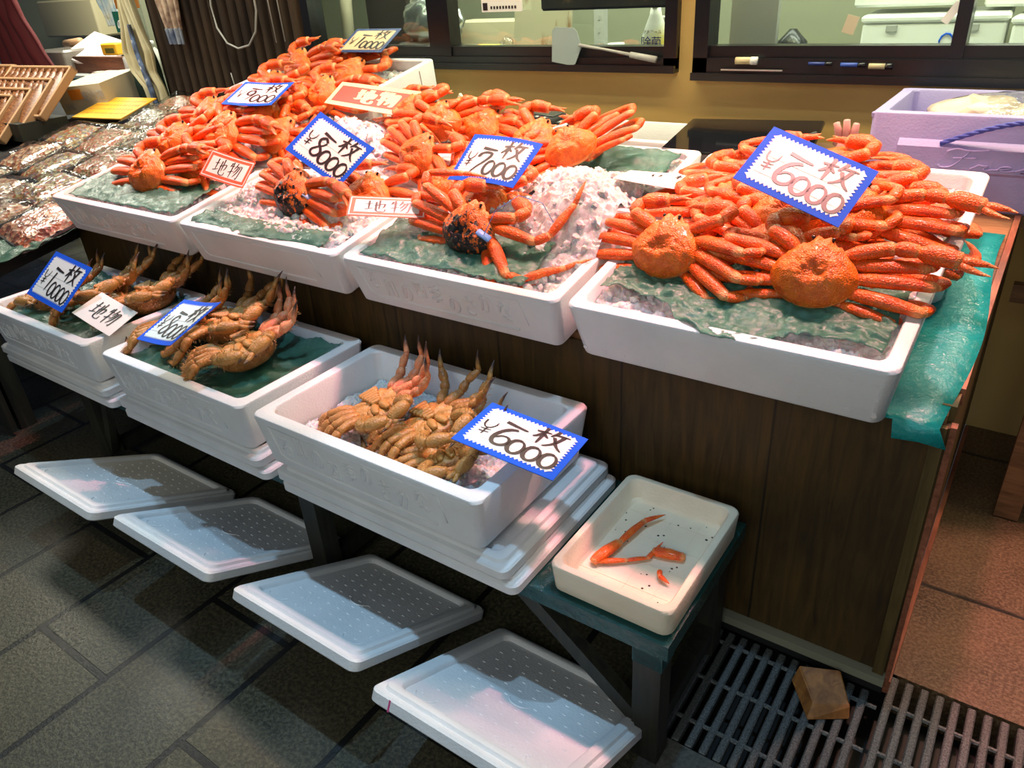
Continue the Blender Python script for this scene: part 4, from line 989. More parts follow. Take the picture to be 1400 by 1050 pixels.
# ================================================================== SIGNS
def sign(label, W, H, loc, rot, items, style='blue', bend=(0, 0), cat='price sign', group='price signs', name='price_sign', rules=True):
    e = empty(name, label, cat, loc, rot, group)
    bx, by = bend
    def fn(x, y, z):  # x,y in 0..1
        X, Y = (x-.5)*W, (y-.5)*H
        return (X, Y, z + bx*(2*x-1)**2*W*.5*(1 if x > .5 else .35) + by*(2*y-1)*(2*x-1)*H*.5)
    def grid(mb, x0, x1, y0, y1, z, n=14, m=10):
        rows = [[mb.vert(fn(x0+(x1-x0)*i/n, y0+(y1-y0)*j/m, z)) for i in range(n+1)] for j in range(m+1)]
        for j in range(m):
            for i in range(n): mb.face(rows[j][i], rows[j][i+1], rows[j+1][i+1], rows[j+1][i])
        return rows
    mb = MB(); grid(mb, 0, 1, 0, 1, 0)
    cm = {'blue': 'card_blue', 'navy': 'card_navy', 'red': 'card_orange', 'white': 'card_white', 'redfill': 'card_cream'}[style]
    o = mb.build('card', M[cm], e, False); sm = o.modifiers.new('t', 'SOLIDIFY'); sm.thickness = .0015; sm.offset = -1
    if style in ('blue', 'navy'):
        mb = MB(); b = .055; bb = b*W/H; z = .0007; grid(mb, b+.03, 1-b-.03, bb+.04, 1-bb-.04, z)
        n = 20; mm = 13; ix, iy = b+.03, bb+.04
        for k in range(n):
            x0 = ix+(1-2*ix)*k/n; x1 = ix+(1-2*ix)*(k+1)/n; xm = (x0+x1)/2
            for y0, y1 in ((iy, bb), (1-iy, 1-bb)):
                i = [mb.vert(fn(x0,y0,z)), mb.vert(fn(x1,y0,z)), mb.vert(fn(xm,y1,z))]; mb.face(*(i if y0 > .5 else i[::-1]))
        for k in range(mm):
            y0 = iy+(1-2*iy)*k/mm; y1 = iy+(1-2*iy)*(k+1)/mm; ym = (y0+y1)/2
            for x0, x1 in ((ix, b), (1-ix, 1-b)):
                i = [mb.vert(fn(x0,y0,z)), mb.vert(fn(x0,y1,z)), mb.vert(fn(x1,ym,z))]; mb.face(*(i if x0 < .5 else i[::-1]))
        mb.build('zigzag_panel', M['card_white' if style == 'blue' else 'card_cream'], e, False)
        if rules:
            mb = MB()
            for y in (.53, .24): ribbon(mb, [(.10+.8*k/10, y) for k in range(11)], .006, fn, .0011)
            mb.build('ruled_lines', M['ink_grey'], e, False)
    elif style == 'red':
        mb = MB(); grid(mb, .02, .98, .05, .95, .0005); mb.build('pale_edge', M['card_white'], e, False)
        mb = MB(); grid(mb, .035, .965, .09, .91, .0009); mb.build('red_band', M['card_orange'], e, False)
        mb = MB(); grid(mb, .085, .915, .19, .81, .0013); mb.build('white_panel', M['card_white'], e, False)
    elif style == 'redfill':
        mb = MB(); grid(mb, .05, .95, .16, .84, .0007); mb.build('red_panel', M['card_red'], e, False)
    mb = MB()
    for pth, b in glyph_paths(items): ribbon(mb, pth, b, fn, .0018)
    mb.build('lettering', M['card_cream' if style == 'redfill' else 'ink'], e, False); return e
def price(d0, nz=3, yen=True, b=.040, mai=(.57,.52,.31,.39)):
    it = [('ichi', .28, .60, .24, .18, .050), ('mai', *mai, .032)]
    if yen: it.append(('yen', .11, .30, .14, .32, .016))
    x = .27; n = len(d0)+nz; wd = .66/n
    for k, g in enumerate(list(d0)+['0']*nz):
        it.append((g, x, .16-.03*k*.4 + (.05 if k == 0 else 0), wd*(1.0 if k else 1.2), .31 if k else .42, b)); x += wd*(1.06 if k == 0 else .97)
        if k == len(d0)-1: it.append(('dot', x-wd*.35, .08, .03, .05, .026))
    return it
sign('large price sign reading 6000 yen, blue zigzag edge, on the right-hand crab heap', 0.2237, 0.1565, (-0.395, 1.526, 1.060), (.53,.325,-.034), price(['6']))
sign('price sign reading 7000 yen, blue zigzag edge, right side curling up', 0.2167, 0.1516, (-1.167, 1.541, 1.028), (.59,-.009,-.061), price(['7']), bend=(-.10,-.05))
sign('price sign reading 8000 yen, blue zigzag edge, in the middle of the counter', 0.2190, 0.1532, (-1.706, 1.488, 1.025), (.649,.436,.004), price(['8']), bend=(.05,0))
sign('price sign reading 9000 yen, blue zigzag edge, at the upper left heap', 0.2213, 0.1548, (-2.374, 1.789, 1.108), (.351,.028,.207), price(['9']), bend=(.06,0))
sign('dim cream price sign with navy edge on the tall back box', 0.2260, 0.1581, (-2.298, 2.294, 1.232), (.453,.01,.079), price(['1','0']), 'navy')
sign('price sign reading 10000 yen standing in the left bench box', 0.2260, 0.1581, (-2.398, 0.942, 0.698), (.684,.067,-.047), price(['1','0'], b=.030))
sign('lower price sign reading 8000 yen tilted on the middle bench box', 0.2284, 0.1598, (-1.705, 0.904, 0.721), (.355,-.187,-.136), price(['8'], b=.030), bend=(.07,0))
sign('lower price sign reading 6000 yen over the corner of the right bench box', 0.2260, 0.1581, (-0.743, 1.007, 0.628), (-.023,.142,.089), price(['6']))
CH = lambda x, y, w, h, b: [('chi', x, y, w, h, b), ('mono', x+w*1.25, y, w, h, b)]
sign('white slip with black brush writing between the left and middle bench boxes', .155, .108, (-2.225,.966,.615), (.305,.334,.118), CH(.2,.2,.27,.6,.024), 'white', (.05,.05), 'sign', 'local catch signs', 'written_slip')
sign('red sign with large cream characters leaning on the tall back box', .30, .13, (-1.905,1.884,1.096), (.434,.133,.258), CH(.30,.22,.22,.58,.060), 'redfill', (0,.05), 'sign', 'local catch signs', 'red_sign')
sign('small red-bordered sign between the 8000 and 7000 yen boxes', .20, .070, (-1.37,1.351,.933), (.485,.097,.587), CH(.22,.2,.26,.6,.026), 'red', (0,0), 'sign', 'local catch signs', 'red_bordered_sign')
sign('small red-bordered sign left of the 8000 yen crab', .150, .095, (-2.09,1.405,.955), (.75,.30,.35), CH(.2,.2,.26,.6,.022), 'red', (.1,0), 'sign', 'local catch signs', 'red_bordered_sign')
sign('white slip lying flat between the ice mound and the right-hand box', .25, .12, (-.772,1.735,.965), (.02,.04,.10), [('kuchi',.28,.58,.12,.22,.02),('mai',.52,.58,.2,.26,.02)], 'white', (.04,.1), 'sign', 'local catch signs', 'written_slip')
sign('white slip half hidden left of the 7000 yen sign', .16, .06, (-1.475,1.69,.975), (.55,.0,.35), [('kuchi',.25,.3,.2,.4,.02),('ichi',.55,.3,.3,.4,.02)], 'white', (.05,0), 'sign', 'local catch signs', 'written_slip')

# ================================================================== BEHIND THE COUNTER
# lilac fish box with rope handles
lx0, lx1, ly0, ly1, lz = -.405, .33, 2.105, 2.50, .858
lb = empty('lilac_box', 'lilac foam box with script lettering and blue rope handles, back right', 'foam box', ((lx0+lx1)/2, (ly0+ly1)/2, lz))
lw, ld, lh = lx1-lx0, ly1-ly0, .222
mb = foam_box_mesh(lw, ld, lh, .035, .004, .12, .016)
o = mb.build('box_body', M['lilac'], lb, 'auto')
mb = MB(); fy = -ld/2
pr = [(fy+.004, .165), (fy-.004, .160), (fy-.016, .150), (fy-.016, .098), (fy-.002, .090), (fy+.004, .09)]
a = mb.ring([(-lw/2+.075, p[0], p[1]) for p in pr]); b = mb.ring([(lw/2-.075, p[0], p[1]) for p in pr]); mb.bridge(a, b); mb.cap(a); mb.cap(b, True)
mb.build('front_ledge', M['lilac'], lb, False)
mb = MB()
for yy in (-ld/2-.006, ld/2-.03): mb.rbox((0, yy+.018, .214), (lw+.0, .012, .014), .004)
mb.build('rim_lip', M['lilac'], lb, 'auto')
mb = MB()
SCR = [('F',.00,.075,.10),('r',.078,.03,.05),('e',.128,.03,.045),('s',.172,.03,.045),('h',.217,.065,.055),('B',.325,.075,.085),('o',.405,.05,.05),('x',.455,.03,.05)]
for g, x, hh, ww in SCR:
    for pth, b in glyph_paths([(g, -.20+x*.95, .104, ww*.95, hh*.62, 1)]): mb.tube([(p[0]+(p[1]-.104)*.25, fy-.017, p[1]) for p in pth], .0024, 6, up=(0,1,0))
mb.lathe([(.001,-.002),(.004,0),(.001,.002)], 8, (.068, fy-.017, .108))
mb.build('embossed_lettering', M['lilac'], lb)
for sgn, nm in ((-1, 0), (1, 1)):
    mb = MB(); n = 46
    for st in range(3):
        pts = []
        for k in range(n+1):
            t = k/n; x = -.20 + .42*t; z = .158 + .062*math.sin(PI*t); y = sgn*(ld/2 + .010 + .014*math.sin(PI*t)); a = t*46+st*2*PI/3
            pts.append((x, y+.0032*math.cos(a), z+.0032*math.sin(a)))
        mb.tube(pts, .0034, 6)
    mb.build('rope_handle', M['blue_rope'], lb)
bag = empty('fish_bag', 'clear bag of pale fish meat inside the lilac box', 'bag', (-.02, 2.30, 1.005))
rr = random.Random(5)
def blob(mb, c, s, seed, amp=.25, nu=28, nv=16):
    rows = []
    for j in range(nv+1):
        ph = -PI/2+PI*j/nv
        row = []
        for i in range(nu):
            th = 2*PI*i/nu; d = Vector((math.cos(th)*math.cos(ph), math.sin(th)*math.cos(ph), math.sin(ph)))
            k = 1 + amp*noise.noise(d*1.7+Vector((seed, 0, 0))) + amp*.4*noise.noise(d*5+Vector((seed, 3, 0)))
            row.append(mb.vert((c[0]+d.x*s[0]*k, c[1]+d.y*s[1]*k, c[2]+d.z*s[2]*k)))
        rows.append(row)
    for a, b in zip(rows, rows[1:]): mb.bridge(a, b)
for k, (x, s) in enumerate(((-.17,.11),(.03,.15),(.24,.13))):
    mb = MB(); blob(mb, (x, 0, .045), (s, .13, .045), k*4); mb.build('meat_piece', M['raw'], bag)
mb = MB(); blob(mb, (.03, 0, .046), (.315, .150, .056), 9, .12, 48, 24); mb.build('clear_bag', M['film'], bag)
# pink rubber glove
gl = MB(); blob(gl, (-.452, 2.085, .97), (.022,.03,.055), 2, .15, 16, 10)
for i, x in enumerate((-.47, -.452, -.434)): gl.tube([(x, 2.085, 1.0), (x+.002, 2.08, 1.03), (x+.006*(i-1), 2.075, 1.055+.008*(i == 1))], [.011,.0105,.008], 8)
tag(gl.build('rubber_glove', M['pink_pl']), 'pink rubber glove tucked against the left side of the lilac box', 'glove')
# foam box used as a shelf behind the third column, glossy black slab on it
make_box('foam_box', 'shallow foam box lying behind the 7000 yen box against the wall', .60, .30, .10, Matrix.Translation((-1.13, 2.27, .865)), letters=False, panel=False)
bs = MB(); bs.rbox((0,0,0), (.40,.40,.012), .012); o = bs.build('black_slab', M['black_gloss'], smooth='auto', mw=worldM(-.755, 2.215, .978, 10, 1.5, 0)); tag(o, 'glossy black slab lying flat behind the right-hand crabs', 'slab')
pn = MB(); pn.tube([(-.605,2.06,.992),(-.555,2.20,1.0)], .007, 8); tag(pn.build('steel_clip', mat('steel', (.6,.6,.58), .25, .9)), 'steel clip lying on the right edge of the glossy black slab', 'clip')
fb = MB(); fb.rbox((-1.545,2.24,.91), (.30,.27,.10), .01); tag(fb.build('foam_block', M['foam'], smooth='auto'), 'foam block under the calculator', 'foam block')
cal = empty('calculator', 'large black calculator with rows of keys behind the 7000 yen sign', 'calculator', (-1.545,2.235,.975), (R(5),0,R(-14)))
mb = MB(); mb.rbox((0,0,0), (.20,.25,.016), .008); mb.build('calculator_body', M['black_matte'], cal, 'auto')
mb = MB(); mb.rbox((0,.088,.010), (.17,.055,.006), .004); mb.build('display', mat('grey_display', (.10,.11,.10), .2), cal, 'auto')
km = mat('calculator_key', (.05,.045,.045), .4)
for i in range(5):
    for j in range(5):
        mb = MB(); mb.rbox((-.075+.0375*i, -.105+.034*j, .011), (.028,.022,.008), .003); kk = mb.build('key', km, cal, 'auto')
        q = MB(); q.box((-.075+.0375*i, -.105+.034*j, .0153), (.010,.009,.0004)); q.build('key_mark', M['card_white'], kk, False)
fs = MB(); fs.rbox((0,0,0), (.16,.012,.12), .004); tag(fs.build('foam_scrap', M['foam_aged'], smooth='auto', mw=worldM(-1.86, 2.30, .955, -20, -8, 32)), 'broken corner of pale foam standing beside the tall back box', 'foam scrap')

# ---- things at the windows
def thing_mesh(mb, name, m, label, cat, smooth='auto', group=None): return tag(mb.build(name, m, smooth=smooth), label, cat, group)
# cutting board behind the glass
mb = MB(); mb.rbox((0,0,0), (.28,.29,.022), .03)
bm_ = cloth('stained_board', (.40,.36,.25), (.42,.37,.26), None, 5); t = NT(bm_); nz = t.noise(t.coord((1,.35,1)), 11, 5, .6); nd = t.b.inputs['Base Color'].links[0].from_socket
t.color(t.mix(t.ramp(nz, [(.56,(0,0,0)),(.68,(.9,.9,.9))]), nd, (.20,.085,.02)))
tag(mb.build('cutting_board', bm_, smooth='auto', mw=worldM(-1.883, 2.90, 1.24, 0, 84, 0)), 'rust-stained cutting board standing behind the middle window', 'cutting board')
# fly swatter hanging on the window frame
sw = empty('fly_swatter', 'pale blue plastic fly swatter stuck across the middle window frame', 'fly swatter', (-1.56, 2.555, 1.185))
mb = MB(); n = 8
outl = [(-.065,-.055),(-.06,.05),(-.045,.062),(.030,.058),(.045,.045),(.062,-.005),(.035,-.062),(.02,-.068)]
a = mb.ring([(x, 0, z) for x, z in outl]); b = mb.ring([(x, .004, z) for x, z in outl]); mb.bridge(a, b); mb.cap(a); mb.cap(b, True)
mb.build('paddle', mat('pale_blue_plastic', (.36,.46,.46), .3, Alpha=.8), sw, False)
mb = MB(); mb.tube([(.055,-.004,.002),(.16,-.006,-.012),(.27,-.006,-.030)], [.006,.0045,.006], 8); mb.build('stem', M['grey_pl'], sw)
mb = MB(); mb.tube([(.262,-.006,-.029),(.36,-.006,-.044)], [.010,.011], 10); mb.build('handle', M['grey_pl'], sw)
# spray bottle
sb = empty('spray_bottle', 'yellow alcohol spray bottle standing behind the middle window', 'bottle', (-1.325, 2.80, 1.096))
mb = MB(); mb.lathe([(.030,0),(.047,.004),(.050,.015),(.050,.07),(.046,.10),(.034,.135),(.022,.165),(.018,.19)], 24, sx=1.08, sy=.66)
bt = mat('bottle_label_film', (.7,.68,.4), .3); t = NT(bt); sp = t.n('ShaderNodeSeparateXYZ'); t.link(t.coord(), sp.inputs[0])
t.color(t.ramp(t.math('MULTIPLY', t.math('ADD', sp.outputs[2], t.math('MULTIPLY', sp.outputs[0], -.6)), 5.0), [(.0,(.82,.62,.03)),(.28,(.80,.66,.12)),(.62,(.72,.72,.62)),(1,(.78,.78,.74))]))
mb.build('bottle_body', bt, sb)
mb = MB(); mb.rbox((0,0,.215), (.026,.030,.055), .006); mb.rbox((0,-.03,.235), (.022,.05,.022), .005); mb.build('trigger_head', M['white_pl'], sb, 'auto')
FM = Matrix.Translation((0,-.0325,0)) @ Matrix.Rotation(R(90), 4, 'X')
text_mesh('除菌', .042, Matrix.Translation((0,-.001,.062)) @ FM, 'label_text', mat('navy_print', (.01,.02,.18), .4), sb)
text_mesh('アルコール', .015, Matrix.Translation((0,.006,.106)) @ FM, 'label_text', mat('brown_print', (.12,.03,.02), .4), sb)
# tap, jar, shelf upright, sponge, bags, dark hanging panel
mb = MB(); mb.tube([(-1.395,2.9,1.10),(-1.395,2.9,1.205)], .014, 12); mb.tube([(-1.395,2.9,1.20),(-1.39,2.88,1.235),(-1.35,2.86,1.25),(-1.30,2.85,1.247),(-1.29,2.85,1.235)], .008, 10)
thing_mesh(mb, 'tap', mat('dull_brass', (.45,.42,.36), .3, .8), 'dull metal tap behind the middle window next to the spray bottle', 'tap', True)
mb = MB(); mb.lathe([(.026,0),(.024,.05),(.034,.052),(.034,.062),(.022,.062)], 18, (-1.52,2.86,1.10)); thing_mesh(mb, 'plastic_cup', M['white_pl'], 'small white plastic cup behind the middle window', 'cup', True)
mb = MB(); mb.box((-1.72,3.1,1.545), (.05,.03,.9)); 
for k in range(16): mb.box((-1.72,3.083,1.14+.05*k), (.008,.004,.02))
thing_mesh(mb, 'shelf_upright', M['grey_pl'], 'perforated grey shelf upright in the kitchen', 'shelf upright', False)
mb = MB(); mb.rbox((-2.15,2.88,1.126), (.11,.05,.06), .012); thing_mesh(mb, 'sponge', mat('yellow_sponge', (.75,.60,.10), .8), 'yellow sponge behind the middle window at the left', 'sponge')
mb = MB(); blob(mb, (-2.215,2.88,1.125), (.035,.03,.03), 3); thing_mesh(mb, 'yellow_lump', mat('amber_soap', (.70,.36,.03), .5), 'amber soap lump beside the yellow sponge', 'soap', True)
mb = MB(); blob(mb, (-2.05,2.87,1.14), (.036,.03,.045), 6, .35); thing_mesh(mb, 'clear_bag', M['film'], 'crinkled clear bag beside the sponge behind the middle window', 'bag', True)
mb = MB(); mb.box((-2.27,3.12,1.165), (.46,.22,.14)); thing_mesh(mb, 'buff_box', M['kraft'], 'buff cardboard box behind the middle window', 'box', False)
mb = MB(); mb.rbox((-1.445,2.645,1.40), (.55,.012,.21), .012); hp = cloth('rusty_black_panel', (.012,.010,.009), (.03,.022,.015), (.16,.10,.05), 6)
thing_mesh(mb, 'notice_board', hp, 'rusty black notice board hanging across the top of the middle window', 'notice board')
mb = MB(); mb.box((-1.97,2.587,1.345), (.19,.004,.055)); pl = empty('paper_label', 'white printed strip label at the top of the middle window', 'label', (-1.865,2.59,1.325))
mb = MB(); mb.box((0,0,0), (.19,.003,.05)); mb.build('strip', M['white_pl'], pl, False)
mb = MB(); mb.box((-.077,-.0022,-.006), (.022,.001,.026)); 
for k in range(9): mb.box((-.048+.014*k,-.0022,-.010), (.008,.001,.010))
mb.build('print', M['ink'], pl, False)
mb = MB(); blob(mb, (-2.50,2.92,1.25), (.17,.06,.11), 8, .4); thing_mesh(mb, 'foil_bag', mat('silver_foil', (.55,.58,.55), .25, .85), 'crinkled silver foil bag behind the left window', 'bag', True)
mb = MB(); mb.rbox((-2.53,2.92,1.13), (.32,.12,.07), .02); thing_mesh(mb, 'grey_pad', cloth('grey_pad', (.05,.045,.04), (.10,.09,.08)), 'dark grey pad lying behind the left window', 'pad')
mb = MB(); mb.tube([(-3.05,2.90,1.095),(-3.0,2.90,1.6)], .03, 16); mb.box((0,0,0),(0.001,.001,.001)) if 0 else None
thing_mesh(mb, 'paper_roll', M['kraft'], 'pale rolled paper leaning behind the left window', 'paper roll', True)
mb = MB(); mb.box((-2.88,3.05,1.47), (.27,.05,.75)); thing_mesh(mb, 'dark_board', mat('dark_brown_board', (.03,.022,.014), .5), 'dark brown board behind the left window', 'board', False)
mb = MB(); mb.box((-1.3,3.02,.73), (5.4,.55,.73)); thing_mesh(mb, 'kitchen_worktop', mat('steel_top', (.35,.36,.34), .35, .6), 'steel kitchen worktop behind the windows', 'worktop', False)
# white fish boxes behind the right window
for k, (x, y, z, w_, d_, h_, lab) in enumerate([
    (-.44,3.12,1.095,.42,.30,.14,'white lidded fish box with blue mark, bottom behind the right window'),
    (-.02,3.10,1.095,.36,.30,.13,'white lidded fish box at the bottom right behind the right window'),
    (-.52,3.18,1.25,.36,.30,.16,'white lidded fish box upper left behind the right window'),
    (-.10,3.20,1.24,.40,.30,.17,'white lidded fish box upper right behind the right window')]):
    e = empty('fish_box', lab, 'fish box', (x, y, z), (0,0,R(3*(-1)**k)), 'white fish boxes in the kitchen')
    mb = MB(); mb.rbox((0,0,h_*.42), (w_,d_,h_*.8), .012); mb.build('box_body', M['white_pl'], e, 'auto')
    mb = MB(); mb.rbox((0,0,h_*.9), (w_+.012,d_+.012,h_*.16), .012); mb.build('lid', M['white_pl'], e, 'auto')
    mb = MB()
    for s in (-.28,.28): mb.rbox((w_*s,-d_/2-.003,h_*.70), (.035,.008,.022), .003)
    mb.build('clasp', M['grey_pl'], e, 'auto')
    if k in (0, 2):
        mb = MB(); mb.tube([(.05+.02*math.cos(a*.6), -d_/2-.002, h_*.4+.025*math.sin(a*.6)) for a in range(9)], .003, 5); mb.build('pen_mark', M['card_blue'], e)
mb = MB(); mb.lathe([(.045,0),(.055,.01),(.05,.07),(.03,.09),(.012,.11)], 20, (-.84,2.86,1.095)); thing_mesh(mb, 'kettle', mat('dark_kettle', (.05,.05,.05), .25, .6), 'dark kettle behind the right window at the left', 'kettle', True)
mb = MB(); mb.box((-.955,2.80,1.22), (.16,.03,.25)); thing_mesh(mb, 'steel_sheet', mat('grey_steel', (.38,.38,.35), .4, .4), 'grey steel panel behind the right window at the far left', 'sheet', False)
mb = MB(); mb.box((0,0,0), (.022,.002,.06)); tag(mb.build('tape_strip', M['card_white'], smooth=False, mw=worldM(-.335,2.612,1.262,0,0,32)), 'short strip of pale tape stuck on the right window', 'tape')
mb = MB(); mb.box((0,0,0), (.035,.002,.05)); tag(mb.build('paper_scrap', M['kraft'], smooth=False, mw=worldM(-.60,2.612,1.235,0,0,15)), 'small torn paper stuck on the right window', 'paper')
# odds and ends on the right window sill
for nm, c, x0, x1, z, r, lab, ca in [
    ('tape_roll', (.60,.50,.28), -.925, -.855, 1.139, .011, 'small roll-up tape in cream and black on the right window sill', 'tape'),
    ('blue_pen', (.02,.04,.22), -.695, -.625, 1.132, .005, 'dark blue pen on the right window sill', 'pen'),
    ('marker_pen', (.05,.10,.45), -.60, -.53, 1.130, .006, 'blue and white marker pen on the right window sill', 'pen'),
    ('glue_stick', (.55,.47,.28), -.52, -.455, 1.127, .008, 'cream capped glue stick at the right end of the sill', 'glue stick')]:
    e = empty(nm, lab, ca, ((x0+x1)/2, 2.562, z)); L = x1-x0
    mb = MB(); mb.tube([(-L/2,0,0),(L*.2,0,0)], r, 10); mb.build('barrel', mat(nm+'_colour', c, .35), e)
    mb = MB(); mb.tube([(L*.2,0,0),(L/2,0,0)], r*1.1, 10); mb.build('cap', M['black_gloss'] if nm != 'tape_roll' else M['white_pl'], e)
mb = MB(); mb.box((-.87,2.553,1.112), (.20,.006,.004)); thing_mesh(mb, 'metal_ruler', mat('bright_steel', (.6,.6,.6), .3, .8), 'thin metal ruler lying on the right window sill', 'ruler', False)

# ---- corrugated wall: hanging cloths, cable, wires
def drape(name, label, cat, pts, thick, m, loc, seed, group=None, parent=None, fold=.018):
    # pts: list of (z, x_left, x_right) from top to bottom
    mb = MB(); nx = 22; rows = []; n = len(pts); rows_n = 40
    for j in range(rows_n+1):
        t = j/rows_n*(n-1); k = min(int(t), n-2); f = t-k
        z = pts[k][0]*(1-f)+pts[k+1][0]*f; xl = pts[k][1]*(1-f)+pts[k+1][1]*f; xr = pts[k][2]*(1-f)+pts[k+1][2]*f
        rows.append([mb.vert((xl+(xr-xl)*i/nx, fold*math.sin(i*1.1+seed+z*3)+fold*.7*noise.noise(Vector((i*.3, z*6, seed))), z)) for i in range(nx+1)])
    for j in range(rows_n):
        for i in range(nx): mb.face(rows[j][i], rows[j][i+1], rows[j+1][i+1], rows[j+1][i])
    o = mb.build(name, m, parent); o.location = loc; o.modifiers.new('t', 'SOLIDIFY').thickness = thick
    if label: tag(o, label, cat, group)
    return o
v = empty('hanging_vest', 'cream work vest with blue lettering hanging at the corner of the corrugated wall', 'vest', (-4.26, 2.50, 0))
drape('vest_body', None, None, [(1.62,-.06,.06),(1.44,-.07,.05),(1.28,-.10,.09),(1.16,-.15,.13),(1.06,-.13,.10),(.98,-.03,.13),(.84,-.0,.14)], .006, M['vest'], (0,0,0), 1, parent=v)
drape('printed_strip', None, None, [(1.30,-.005,.02),(1.15,.0,.035),(1.0,.03,.075),(.86,.05,.09)], .004, M['vest_print'], (0,-.03,0), 2, parent=v, fold=.006)
drape('dark_apron', 'dark green apron hanging left of the cream vest', 'apron', [(1.5,-.05,.03),(1.3,-.10,.05),(1.1,-.15,.10),(.86,-.17,.16)], .006, M['green_cloth'], (-4.35, 2.56, 0), 5)
bgm = empty('printed_cloth_bag', 'brown and cream printed cloth hanging on the corrugated wall', 'cloth', (-3.90, 2.50, 0))
drape('upper_cloth', None, None, [(1.60,-.10,.12),(1.40,-.10,.10),(1.27,-.07,.09)], .006, M['photo_cloth'], (0,0,0), 3, parent=bgm, fold=.01)
drape('blue_band', None, None, [(1.275,-.072,.088),(1.20,-.06,.085)], .006, M['photo_blue'], (0,-.004,0), 3, parent=bgm, fold=.01)
mb = MB(); mb.tube([(-3.58,2.545,1.45),(-3.60,2.545,1.37),(-3.585,2.54,1.27),(-3.53,2.54,1.20),(-3.45,2.54,1.175),(-3.36,2.54,1.19),(-3.29,2.54,1.25),(-3.255,2.54,1.34),(-3.25,2.54,1.46),(-3.24,2.54,1.6)], .005, 8)
thing_mesh(mb, 'grey_cable', M['grey_pl'], 'looped grey cable hanging on the corrugated wall', 'cable', True)
for x, z in ((-3.16, 1.20), (-3.095, 1.205), (-3.55, .96)):
    mb = MB(); mb.tube([(x,2.545,z),(x-.012,2.545,z+(.5 if z > 1 else .10))], .003, 6)
    thing_mesh(mb, 'metal_rod', M['grey_pl'], {-3.16:'thin pale rod, left of the pair beside the left window', -3.095:'thin pale rod, right of the pair beside the left window'}.get(x, 'short thin rod behind the 9000 yen sign'), 'rod', True)

# ---- left stall of dried seafood
def sz(y): return .64 + .17*(y-1.1)
lt = empty('side_table', 'dark table of dried seafood packs left of the counter', 'table', (-4.2, 1.7, 0))
mb = MB(); pr = [(.80, sz(.80)), (2.5, sz(2.5)), (2.5, sz(2.5)-.06), (.80, sz(.80)-.06)]
a = mb.ring([(-5.6-lt.location.x, p[0]-lt.location.y, p[1]) for p in pr]); b = mb.ring([(-3.075-lt.location.x, p[0]-lt.location.y, p[1]) for p in pr]); mb.bridge(a, b); mb.cap(a); mb.cap(b, True); mb.build('table_top', M['black_matte'], lt, False)
for x in (-3.06, -5.5):
    for y in (.9, 2.4): mb = MB(); mb.box((x+4.2, y-1.7, sz(y)/2-.03), (.06,.06,sz(y)-.06)); mb.build('leg', M['wood_leg'], lt, False)
mb = MB(); mb.box((0.0, -.86, .30), (2.4, .02, .55)); mb.build('front_panel', M['wood_leg'], lt, False)
sheet('wet green plastic sheet over the right edge of the dried seafood table', lambda a, b: (-3.6+.64*a, .80+.50*b, sz(.80+.50*b)+.012+.004*a), 40, 30, 11, wld, .010)
mats = ['pack_a','pack_b','pack_c','pack_d']; names = ['dried squid','small dried fish','dried shrimp','mixed dried fish']
PK = [(-3.13,1.24),(-3.16,1.50),(-3.20,1.78),(-3.24,2.06),(-3.30,2.32),(-3.45,1.20),(-3.47,1.47),(-3.50,1.75),(-3.54,2.03),(-3.58,2.30),(-3.77,1.36),(-3.80,1.66),(-3.84,1.95),(-3.88,2.23),(-4.10,1.42),(-4.14,1.70),(-4.17,1.97),(-3.92,2.42),(-3.60,2.48)]
rows_l = ['column beside the counter','second column','third column','fourth column']; cnt = [5,5,4,5]; nth = ['nearest','second','third','fourth','farthest']
k = 0; rr = random.Random(8)
for c_ in range(4):
    for j in range(cnt[c_]):
        x, y = PK[k]; z = sz(y)+.012
        e = empty('seafood_pack', f'wrapped pack of {names[(k*3+c_)%4]}, {nth[j]} in the {rows_l[c_]} on side table', 'food pack', (x, y, z), (math.atan(.17)+R(rr.uniform(2,7)), R(rr.uniform(-4,4)), R(rr.uniform(-9,5))), 'packs of dried seafood'); e.scale = (1.15, 1.18, 1.15)
        mb = MB(); mb.rbox((0,0,.008), (.275,.225,.016), .012); mb.build('black_tray', M['black_matte'], e, 'auto')
        mb = MB(); nx, ny = 26, 20; rows = []
        for jj in range(ny+1):
            row = []
            for i in range(nx+1):
                u, v_ = i/nx*2-1, jj/ny*2-1
                row.append(mb.vert((u*.128, v_*.104, .016+.026*(1-u**4)*(1-v_**4)+.011*noise.noise(Vector((u*5, v_*4, k))))))
            rows.append(row)
        for jj in range(ny):
            for i in range(nx): mb.face(rows[jj][i], rows[jj][i+1], rows[jj+1][i+1], rows[jj+1][i])
        mb.build('dried_seafood', M[mats[(k*3+c_)%4]], e)
        mb = MB(); nn = 40; rings = []
        for zz, ww, dd in ((.004,.27,.22),(.004,.30,.245),(.020,.29,.235),(.040,.262,.208),(.047,.22,.17),(.049,.12,.09)):
            rings.append(mb.ring([(x_, y_, zz + (.012*noise.noise(Vector((x_*22, y_*22, k))) if zz > .01 else 0)) for x_, y_ in rrect(ww, dd, .02, 9)]))
        for ra, rb in zip(rings, rings[1:]): mb.bridge(ra, rb)
        mb.cap(rings[-1]); mb.build('film_wrap', M['film'], e)
        k += 1
